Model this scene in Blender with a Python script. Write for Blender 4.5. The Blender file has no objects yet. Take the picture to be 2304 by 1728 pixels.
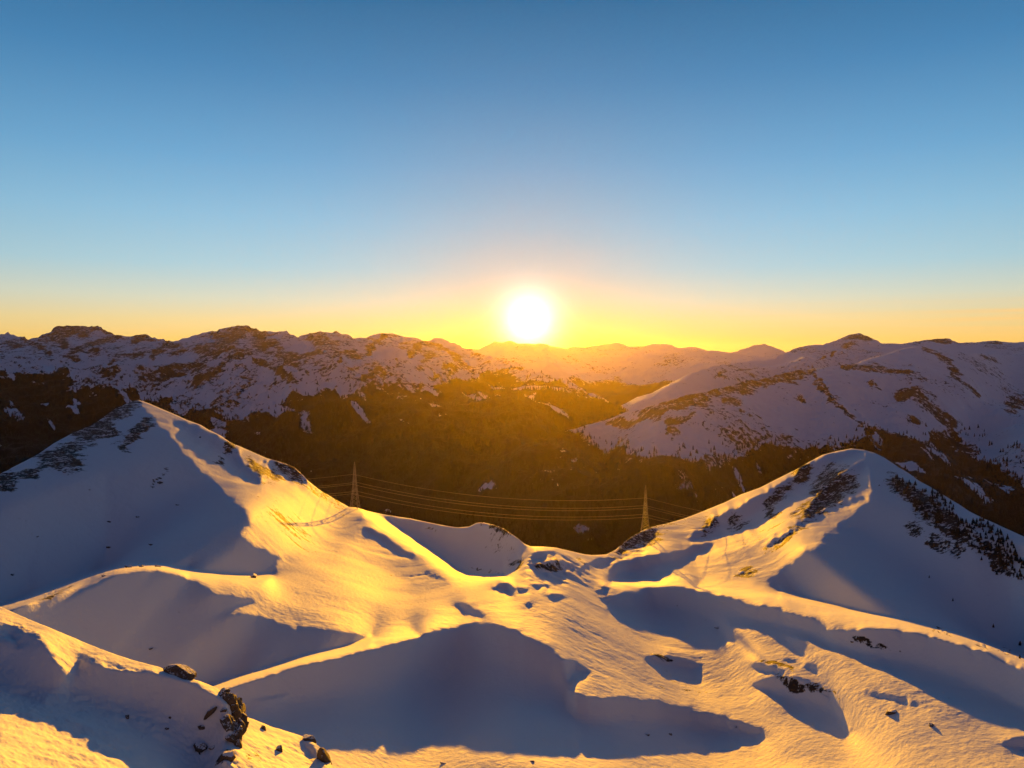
import bpy, math, random
import numpy as np
rng = np.random.default_rng(7)
random.seed(7)
scene = bpy.context.scene
col = scene.collection

# ------------------------------------------------------------------ survey frame
F = 1659.0                                  # focal length in survey pixels (2304 wide)
HZ = 800.0                                  # row of the true horizon
PITCH = math.atan((864.0 - HZ) / F)
CP, SP = math.cos(PITCH), math.sin(PITCH)

def UT(x, y):
    """survey pixel -> slope coordinates (U sideways, T downwards) of the sight line"""
    a = (np.asarray(x, float) - 1152.0) / F
    b = (np.asarray(y, float) - 864.0) / F
    d = CP - b * SP
    return a / d * F, (SP + b * CP) / d * F

CROPS = {0: (0, 0, 1.0), 1: (0, 700, .36166), 2: (750, 700, .36166), 3: (1500, 700, .36347), 4: (0, 850, .36166),
         5: (640, 1000, .40687), 6: (1400, 980, .40868), 7: (0, 1250, .40687), 8: (800, 1300, .67993),
         9: (1650, 1400, .29566), 10: (1050, 1150, .20344), 11: (350, 1470, .18987), 12: (1900, 960, .22308), 13: (1000, 560, .18083)}
def C(n, *xy):
    """list of x,y,x,y,... in survey sheet n -> array of (U,T)"""
    p = np.array(xy, float).reshape(-1, 2)
    ox, oy, s = CROPS[n]
    u, t = UT(ox + p[:, 0] * s, oy + p[:, 1] * s)
    return np.stack([u, t], 1)
def J(*parts):
    return np.concatenate(parts, 0)

SUN_U, SUN_T = [float(v) for v in UT(1190, 720)]
SUN_EL = math.atan2(-SUN_T, math.hypot(F, SUN_U))
SUN_AZ = math.atan2(SUN_U, F)              # to the right of +Y

# ------------------------------------------------------------------ noise
def _hash(ix, iy, seed):
    h = (ix.astype(np.int64) * 374761393 + iy.astype(np.int64) * 668265263 + seed * 1274126177) & 0xFFFFFFFF
    h = ((h ^ (h >> 13)) * 1274126177) & 0xFFFFFFFF
    return (h ^ (h >> 16)) & 0xFFFF
def perlin(x, y, seed=0):
    x0 = np.floor(x); y0 = np.floor(y)
    fx = x - x0; fy = y - y0
    u = fx * fx * fx * (fx * (fx * 6 - 15) + 10); v = fy * fy * fy * (fy * (fy * 6 - 15) + 10)
    def g(dx, dy):
        a = _hash(x0 + dx, y0 + dy, seed) * (2 * math.pi / 65536.0)
        return np.cos(a) * (fx - dx) + np.sin(a) * (fy - dy)
    a = g(0, 0) * (1 - u) + g(1, 0) * u
    b = g(0, 1) * (1 - u) + g(1, 1) * u
    return (a * (1 - v) + b * v) * 1.5
def fbm(x, y, lam, octv=4, seed=0, gain=.5, ridged=False):
    s = 0; a = 1.0; tot = 0
    for o in range(octv):
        ca, sa = math.cos(.7 * o + seed), math.sin(.7 * o + seed)
        n = perlin((x * ca - y * sa) / lam + 13.7 * o, (x * sa + y * ca) / lam - 7.1 * o, seed * 31 + o)
        if ridged: n = 1 - 2 * np.abs(n)
        s = s + a * n; tot += a; a *= gain; lam /= 2.03
    return s / tot
def sstep(a, b, x):
    t = np.clip((x - a) / (b - a), 0, 1)
    return t * t * (3 - 2 * t)

# ------------------------------------------------------------------ polygons on a grid
def inside(poly, X, Y):
    r = np.zeros(X.shape, bool)
    n = len(poly)
    for i in range(n):
        x1, y1 = poly[i]; x2, y2 = poly[(i + 1) % n]
        if y1 == y2: continue
        c = ((y1 > Y) != (y2 > Y)) & (X < (x2 - x1) * (Y - y1) / (y2 - y1) + x1)
        r ^= c
    return r
def dist_line(pl, X, Y):
    d = np.full(X.shape, 1e9)
    for i in range(len(pl) - 1):
        a, b = pl[i], pl[i + 1]
        ab = b - a; L2 = max((ab ** 2).sum(), 1e-9)
        s = np.clip(((X - a[0]) * ab[0] + (Y - a[1]) * ab[1]) / L2, 0, 1)
        d = np.minimum(d, np.hypot(X - a[0] - s * ab[0], Y - a[1] - s * ab[1]))
    return d

# ------------------------------------------------------------------ relief solver
# L = ln(distance).  Seen along the straight lines that leave the sun's bearing, a slope is sunlit where
# k = -dL/dln(r) > 1 and turned away from the sun where k < 1.  The relief is the smooth surface that agrees.
def solve(U0, U1, T0, T1, step, k_fn, anchors, ws=.35, levels=(16, 8, 4, 2, 1), iters=(150, 120, 90, 70, 60), nout=6, vmin=.35):
    prev = None
    for lv, it in zip(levels, iters):
        h = float(step * lv)
        nu = int(round((U1 - U0) / h)) + 1; nt = int(round((T1 - T0) / h)) + 1
        Ug = U0 + h * np.arange(nu); Tg = T0 + h * np.arange(nt)
        X, Y = np.meshgrid(Ug, Tg)
        k, wk, sf, sense = k_fn(X, Y)
        dx = X - SUN_U; dy = Y - SUN_T
        r = np.hypot(dx, dy) + 1e-6
        rx, ry = dx / r, dy / r
        tgt = -k * h / r
        wk = wk * 1.0
        A = np.zeros_like(X); B = np.zeros_like(X)
        for (au, at, yv, sg, w) in anchors:
            g = w * np.exp(-((X - au) ** 2 + (Y - at) ** 2) / (2 * sg * sg))
            A += g; B += g * math.log(yv)
        A *= (h / 40.0) ** 2
        B *= (h / 40.0) ** 2
        if prev is None:
            x = np.full(X.shape, np.average([math.log(a[2]) for a in anchors]))
            for (au, at, yv, sg, w) in anchors: pass
        else:
            x = bspl(prev, Ug, Tg, grid=True)
        RX = rx[1:-1, 1:-1] * .5; RY = ry[1:-1, 1:-1] * .5; TG = tgt[1:-1, 1:-1]; WK = wk[1:-1, 1:-1]; SE = sense[1:-1, 1:-1]
        VT = (-vmin * h / (np.maximum(dy, 60) + 40))[1:-1, 1:-1]
        w2 = ws * sf
        wx = w2[:, 1:-1] ** 2; wy = w2[1:-1] ** 2; wxy = 2 * w2[1:, 1:] ** 2
        def gr(x): return RX * (x[1:-1, 2:] - x[1:-1, :-2]) + RY * (x[2:, 1:-1] - x[:-2, 1:-1])
        def gv(x): return .5 * (x[2:, 1:-1] - x[:-2, 1:-1])
        def reg(x):
            o = np.zeros_like(x)
            q = x[:, 2:] - 2 * x[:, 1:-1] + x[:, :-2]; q = q * wx
            o[:, 2:] += q; o[:, 1:-1] -= 2 * q; o[:, :-2] += q
            q = x[2:] - 2 * x[1:-1] + x[:-2]; q = q * wy
            o[2:] += q; o[1:-1] -= 2 * q; o[:-2] += q
            q = x[1:, 1:] - x[1:, :-1] - x[:-1, 1:] + x[:-1, :-1]; q = q * wxy
            o[1:, 1:] += q; o[1:, :-1] -= q; o[:-1, 1:] -= q; o[:-1, :-1] += q
            return o
        for outer in range(nout):
            v = gr(x); ok = ((SE > 0) & (v <= TG)) | ((SE < 0) & (v >= TG))
            W1 = WK ** 2 * np.where(ok, .02, 1.0)
            W3 = np.where(gv(x) > VT, 1.5, 0.0) if (prev is not None or outer) else np.zeros_like(VT)
            def M(x):
                o = reg(x) + A * x
                y = W1 * gr(x)
                o[1:-1, 2:] += RX * y; o[1:-1, :-2] -= RX * y; o[2:, 1:-1] += RY * y; o[:-2, 1:-1] -= RY * y
                y = .5 * W3 * gv(x)
                o[2:, 1:-1] += y; o[:-2, 1:-1] -= y
                return o
            b = B.copy()
            y = W1 * TG
            b[1:-1, 2:] += RX * y; b[1:-1, :-2] -= RX * y; b[2:, 1:-1] += RY * y; b[:-2, 1:-1] -= RY * y
            y = .5 * W3 * VT
            b[2:, 1:-1] += y; b[:-2, 1:-1] -= y
            res = b - M(x); p = res.copy(); rs = (res * res).sum()
            for _ in range(it):
                Ap = M(p); al = rs / max((p * Ap).sum(), 1e-30)
                x = x + al * p; res = res - al * Ap
                rn = (res * res).sum()
                if rn < 1e-16: break
                p = res + (rn / rs) * p; rs = rn
        prev = (x, U0, T0, h)
    return prev
def bspl(G, U, T, grid=False):
    x, U0, T0, h = G
    nt, nu = x.shape
    xp = np.pad(x, 2, mode='reflect', reflect_type='odd')
    def w(f): return ((1 - f) ** 3 / 6, (3 * f ** 3 - 6 * f ** 2 + 4) / 6, (-3 * f ** 3 + 3 * f ** 2 + 3 * f + 1) / 6, f ** 3 / 6)
    if grid: U, T = np.meshgrid(U, T)
    a = np.clip((U - U0) / h, 0, nu - 1.0001); b = np.clip((T - T0) / h, 0, nt - 1.0001)
    i = np.floor(a).astype(int); j = np.floor(b).astype(int)
    wa = w(a - i); wb = w(b - j)
    o = 0
    for m in range(4):
        for n in range(4):
            o = o + wb[m] * wa[n] * xp[j + m + 1, i + n + 1]
    return o

def march(mask_fn, X, Y, n=90, dl=.012):
    """fraction of the way through a shaded region, from its near edge (0) to its crest (1)"""
    dx = X - SUN_U; dy = Y - SUN_T
    m = mask_fn(X, Y)
    idx = np.nonzero(m)
    ddx = dx[idx]; ddy = dy[idx]
    out = np.zeros(len(ddx)); inn = np.zeros(len(ddx))
    for sgn, acc in ((1, out), (-1, inn)):
        alive = np.ones(len(ddx), bool)
        for s in range(1, n):
            e = math.exp(sgn * dl * s)
            alive &= mask_fn(SUN_U + ddx * e, SUN_T + ddy * e)
            if not alive.any(): break
            acc += alive
    fr = np.zeros(X.shape)
    fr[idx] = (out + .5) / (out + inn + 1)
    return m, fr

# ------------------------------------------------------------------ mesh building
def grid_mesh(name, P, mats, attrs=None, parent=None):
    """P: (rows, cols, 3)"""
    nr, nc = P.shape[:2]
    me = bpy.data.meshes.new(name)
    me.vertices.add(nr * nc); me.vertices.foreach_set('co', P.reshape(-1).astype(np.float32))
    i = np.arange(nr - 1)[:, None] * nc + np.arange(nc - 1)[None, :]
    q = np.stack([i, i + 1, i + nc + 1, i + nc], -1).reshape(-1, 4)
    nf = len(q)
    me.loops.add(nf * 4); me.loops.foreach_set('vertex_index', q.reshape(-1).astype(np.int32))
    me.polygons.add(nf); me.polygons.foreach_set('loop_start', (np.arange(nf) * 4).astype(np.int32))
    me.polygons.foreach_set('loop_total', np.full(nf, 4, np.int32))
    me.polygons.foreach_set('use_smooth', np.ones(nf, bool))
    me.update(calc_edges=True)
    for k, v in (attrs or {}).items():
        at = me.attributes.new(k, 'FLOAT', 'POINT'); at.data.foreach_set('value', v.reshape(-1).astype(np.float32))
    for m in mats: me.materials.append(m)
    o = bpy.data.objects.new(name, me); col.objects.link(o)
    return o
def raw_mesh(name, V, Fc, mats, fmat=None, smooth=False):
    me = bpy.data.meshes.new(name)
    me.from_pydata([tuple(v) for v in V], [], [tuple(f) for f in Fc])
    for m in mats: me.materials.append(m)
    if fmat is not None: me.polygons.foreach_set('material_index', np.array(fmat, np.int32))
    if smooth: me.polygons.foreach_set('use_smooth', np.ones(len(Fc), bool))
    me.update()
    return me
def obj(name, me, parent=None, loc=(0, 0, 0)):
    o = bpy.data.objects.new(name, me); col.objects.link(o); o.location = loc
    if parent: o.parent = parent
    return o
def tag(o, label, cat=None, group=None, kind=None):
    o['label'] = label
    if cat: o['category'] = cat
    if group: o['group'] = group
    if kind: o['kind'] = kind
    return o

# ------------------------------------------------------------------ materials
def nodes(name):
    m = bpy.data.materials.new(name); m.use_nodes = True
    nt = m.node_tree; nt.nodes.clear()
    out = nt.nodes.new('ShaderNodeOutputMaterial'); b = nt.nodes.new('ShaderNodeBsdfPrincipled')
    nt.links.new(b.outputs[0], out.inputs[0])
    return m, nt, b
def N(nt, t, **kw):
    n = nt.nodes.new(t)
    for k, v in kw.items(): setattr(n, k, v)
    return n
def mth(nt, op, a, b=None, clamp=False):
    n = N(nt, 'ShaderNodeMath', operation=op, use_clamp=clamp)
    for i, v in enumerate((a, b)):
        if v is None: continue
        if isinstance(v, (int, float)): n.inputs[i].default_value = v
        else: nt.links.new(v, n.inputs[i])
    return n.outputs[0]
def mixc(nt, fac, a, b):
    n = N(nt, 'ShaderNodeMix', data_type='RGBA')
    nt.links.new(fac, n.inputs[0])
    for i, v in ((6, a), (7, b)):
        if isinstance(v, tuple): n.inputs[i].default_value = (*v, 1)
        else: nt.links.new(v, n.inputs[i])
    return n.outputs[2]
def noise_node(nt, scale, detail=4, rough=.55, vec=None):
    n = N(nt, 'ShaderNodeTexNoise'); n.inputs['Scale'].default_value = scale
    n.inputs['Detail'].default_value = detail; n.inputs['Roughness'].default_value = rough
    if vec is not None: nt.links.new(vec, n.inputs['Vector'])
    return n.outputs[0]

def terrain_mat(name, unit, bump=.3, snow=(.78, .79, .80), rock=(.046, .034, .026), wood=(.007, .006, .005), grain=(1, 1, .45)):
    """snow with bare rock (attribute 'rock') and forest floor (attribute 'forest'); unit = size of the grain in metres"""
    m, nt, b = nodes(name)
    tc = N(nt, 'ShaderNodeTexCoord').outputs['Object']
    ar = N(nt, 'ShaderNodeAttribute', attribute_name='rock').outputs['Fac']
    af = N(nt, 'ShaderNodeAttribute', attribute_name='forest').outputs['Fac']
    mp = N(nt, 'ShaderNodeMapping'); nt.links.new(tc, mp.inputs[0]); mp.inputs['Scale'].default_value = grain
    n1 = noise_node(nt, 1 / (7 * unit), 6, .70, mp.outputs[0])
    n2 = noise_node(nt, 1 / (1.9 * unit), 3, .65, mp.outputs[0])
    nn = mth(nt, 'ADD', mth(nt, 'MULTIPLY', n1, .5), mth(nt, 'MULTIPLY', n2, .5))
    def cut(a, gain, off):                        # broken patches whose cover follows the attribute
        v = mth(nt, 'SUBTRACT', mth(nt, 'ADD', nn, mth(nt, 'MULTIPLY', a, gain)), off)
        return mth(nt, 'MULTIPLY', mth(nt, 'MULTIPLY', v, 20), 1, True)
    fr, ff = cut(ar, .30, .70), cut(af, .55, .78)
    rk = mixc(nt, noise_node(nt, 1 / (2.5 * unit), 5, .7, tc), (rock[0] * .45, rock[1] * .45, rock[2] * .45), (rock[0] * 1.5, rock[1] * 1.5, rock[2] * 1.5))
    sn = mixc(nt, noise_node(nt, 1 / (40 * unit), 4, .6, tc), (snow[0] * .93, snow[1] * .94, snow[2] * .96), snow)
    c = mixc(nt, fr, sn, rk)
    c = mixc(nt, ff, c, wood)
    nt.links.new(c, b.inputs['Base Color'])
    b.inputs['Roughness'].default_value = .75
    b.inputs['Specular IOR Level'].default_value = .15
    bp = N(nt, 'ShaderNodeBump'); bp.inputs['Strength'].default_value = bump; bp.inputs['Distance'].default_value = unit * .5
    bn = mth(nt, 'ADD', noise_node(nt, 1 / (2.2 * unit), 5, .6, tc), mth(nt, 'MULTIPLY', mth(nt, 'MULTIPLY', n2, fr), 4))
    nt.links.new(bn, bp.inputs['Height']); nt.links.new(bp.outputs[0], b.inputs['Normal'])
    return m
def plain_mat(name, base, rough=.8, var=.5, scale=1.0, metal=0.0, bump=0):
    m, nt, b = nodes(name)
    tc = N(nt, 'ShaderNodeTexCoord').outputs['Object']
    n = noise_node(nt, scale, 4, .6, tc)
    c = mixc(nt, n, tuple(v * (1 - var) for v in base), tuple(v * (1 + var) for v in base))
    nt.links.new(c, b.inputs['Base Color']); b.inputs['Roughness'].default_value = rough
    b.inputs['Metallic'].default_value = metal
    if bump:
        bp = N(nt, 'ShaderNodeBump'); bp.inputs['Strength'].default_value = bump
        nt.links.new(n, bp.inputs['Height']); nt.links.new(bp.outputs[0], b.inputs['Normal'])
    return m
def rock_mat(name, snow_bias=.75):
    m, nt, b = nodes(name)
    tc = N(nt, 'ShaderNodeTexCoord').outputs['Object']
    geo = N(nt, 'ShaderNodeNewGeometry')
    sx = N(nt, 'ShaderNodeSeparateXYZ'); nt.links.new(geo.outputs['Normal'], sx.inputs[0])
    n = noise_node(nt, 1.7, 6, .7, tc); n3 = noise_node(nt, 6, 4, .7, tc)
    rk = mixc(nt, n, (.035, .024, .016), (.15, .105, .07))
    f = mth(nt, 'MULTIPLY', mth(nt, 'SUBTRACT', mth(nt, 'ADD', sx.outputs[2], mth(nt, 'MULTIPLY', n3, .7)), snow_bias + .35), 9, True)
    nt.links.new(mixc(nt, f, rk, (.78, .79, .8)), b.inputs['Base Color'])
    b.inputs['Roughness'].default_value = .85
    bp = N(nt, 'ShaderNodeBump'); bp.inputs['Strength'].default_value = .8; bp.inputs['Distance'].default_value = .15
    nt.links.new(n3, bp.inputs['Height']); nt.links.new(bp.outputs[0], b.inputs['Normal'])
    return m

# ------------------------------------------------------------------ layer builder
def resample(pl, U):
    o = np.argsort(pl[:, 0]); return np.interp(U, pl[o, 0], pl[o, 1])
def blobs(U, T, bl):
    v = np.zeros(U.shape)
    for (n, x, y, rx, ry, ang, s) in bl:
        ox, oy, sc = CROPS[n]
        cu, ct = UT(ox + x * sc, oy + y * sc)
        a = math.radians(ang); dx = U - cu; dy = T - ct
        p = (dx * math.cos(a) + dy * math.sin(a)) / (rx * sc); q = (-dx * math.sin(a) + dy * math.cos(a)) / (ry * sc)
        v = np.maximum(v, s * np.clip(1.25 - (p * p + q * q) ** .75, 0, 1))
    return v
class Layer: pass
def build_layer(name, label, top, bot_T, G, cols, rows, U0, U1, mat, detail, attr_fn, back=(.28, 1.6), extra=None, row_pow=1.0, nback=14):
    """a range of hills: the seen face from the foot to the skyline and a back slope behind it"""
    Uc = np.linspace(U0, U1, cols)
    tt = resample(top, Uc)
    s = np.linspace(0, 1, rows) ** row_pow
    bt = bot_T if np.isscalar(bot_T) else resample(bot_T, Uc)
    T = tt[None, :] + s[:, None] * (bt - tt)[None, :]
    U = np.broadcast_to(Uc[None, :], T.shape)
    y = np.exp(bspl(G, U, T))
    y = np.maximum.accumulate(y[::-1] * (1 + 2e-5 * np.arange(rows)[:, None]), axis=0)[::-1]
    x = U / F * y; z = -T / F * y
    edge = (T - tt[None, :])                           # rows below the skyline
    g_ = 1.012
    kk = -(bspl(G, SUN_U + (U - SUN_U) * g_, SUN_T + (T - SUN_T) * g_) - bspl(G, U, T)) / math.log(g_)
    Layer.rag = np.exp(-((kk - 1.05) / .45) ** 2)
    z = z + detail(x, y, U, T, edge)
    if extra is not None: x, y, z = extra(x, y, z, U, T, edge)
    at = attr_fn(x, y, U, T, edge)
    # back slope
    slope0, growth = back
    y0, z0 = y[0], z[0]
    ks = (np.linspace(0, 1, nback + 1)[1:] ** 1.5)[:, None]
    dist = ks * y0[None, :] * .45
    tl = np.maximum(tt / F, -.02)
    yb = y0[None, :] + dist
    zb = z0[None, :] - dist * (np.maximum(tl, 0)[None, :] + slope0 * (.35 + .65 * ks ** .5)) + 0.25 * detail(Uc / F * yb, yb, U[:1] + 0 * yb, T[:1] + 0 * yb, 60 + 0 * yb) * ks
    xb = Uc[None, :] / F * yb
    P = np.stack([np.concatenate([xb[::-1], x]), np.concatenate([yb[::-1], y]), np.concatenate([zb[::-1], z])], -1)
    P[..., 2] = np.maximum(P[..., 2], -1090)
    A = {k: np.concatenate([np.broadcast_to(v[:1], (nback, cols)), v]) for k, v in at.items()}
    o = grid_mesh(name, P, [mat], A)
    tag(o, label, kind='structure')
    Ly = Layer(); Ly.o = o; Ly.x, Ly.y, Ly.z, Ly.U, Ly.T, Ly.at = x, y, z, Uc, T, at
    Ly.tt = tt; Ly.bt = bt; Ly.rows = rows; Ly.row_pow = row_pow
    return Ly
def at(Ly, U, T):
    """world point of a layer on the sight line (U,T)"""
    i = np.clip(np.searchsorted(Ly.U, U) - 1, 0, len(Ly.U) - 2)
    fu = (U - Ly.U[i]) / (Ly.U[i + 1] - Ly.U[i])
    b = Ly.bt if np.isscalar(Ly.bt) else Ly.bt[i]
    s = np.clip((T - Ly.tt[i]) / (b - Ly.tt[i]), 0, 1) ** (1 / Ly.row_pow) * (Ly.rows - 1)
    j = np.clip(int(s), 0, Ly.rows - 2); fs = s - j
    r = []
    for A in (Ly.x, Ly.y, Ly.z):
        r.append((A[j, i] * (1 - fu) + A[j, i + 1] * fu) * (1 - fs) + (A[j + 1, i] * (1 - fu) + A[j + 1, i + 1] * fu) * fs)
    return np.array(r)
def at_px(Ly, n, x, y):
    p = C(n, x, y)[0]; return at(Ly, p[0], p[1])

def streak(x, y, lam, seed):
    """wind-drawn ripples, long across the wind"""
    w = lam * .9 * perlin(x / lam * .6 + 5.1, y / lam * .6, seed + 900)
    return (perlin(x / lam + .37 * seed, (y + w) / lam, seed) + .5 * perlin(x / lam * 1.9, (y + w) / lam * 2.1 + .7 * seed, seed + 50)) / 1.5
def octaves(x, y, lst, seed, fade=1.0, stretch=1.0, tilt=None):
    """sum of noise octaves (wavelength m, height m), each fading out where it would be finer than the picture"""
    z = 0
    for i, (lam, amp) in enumerate(lst):
        px = y / 737.0
        if tilt is not None: px = px / np.clip(tilt, .12, 1)
        w = sstep(1.2, 3.5, lam / px) if lam < 60 else 1.0
        z = z + w * amp * (fbm(x, y, lam, 2, seed + i) if stretch == 1 else streak(x * stretch, y, lam, seed + i))
    return z * fade

# =================================================================== THE RELIEF
# ------------------------------------------------------------------ snowy basin with its two peaks
BASIN_TOP = J(C(4, -2400, 1500, -1000, 1010, -400, 770, 0, 600, 100, 545, 230, 480, 330, 410, 450, 345, 560, 300, 640, 250, 720, 190, 800, 158, 860, 138,
                930, 160, 1000, 190, 1080, 225, 1160, 262, 1250, 295, 1300, 325, 1370, 360, 1430, 400, 1500, 430, 1580, 465, 1660, 500,
                1750, 525, 1830, 553, 1870, 590, 1920, 645, 2000, 705, 2100, 765, 2170, 803),
              C(5, 405, 350, 450, 365, 520, 380, 600, 395, 700, 410, 800, 432, 900, 452, 960, 460, 1020, 455, 1060, 435, 1100, 431, 1150, 442,
                1220, 468, 1280, 510, 1330, 550, 1360, 563, 1430, 565, 1500, 572, 1580, 590, 1660, 608, 1700, 613, 1780, 608, 1830, 585,
                1880, 540, 1930, 505, 1990, 470, 2030, 455, 2100, 440),
              C(6, 342, 457, 450, 415, 560, 370, 650, 325, 760, 285, 860, 235, 950, 190, 1030, 145, 1100, 108, 1180, 85, 1260, 70, 1330, 78),
              C(12, 300, 262, 400, 310, 560, 420, 650, 470, 750, 545, 850, 600, 1000, 690, 1150, 780, 1270, 860, 1400, 925, 1520, 975, 1811, 1110,
                2600, 1500, 4200, 2200))
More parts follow.
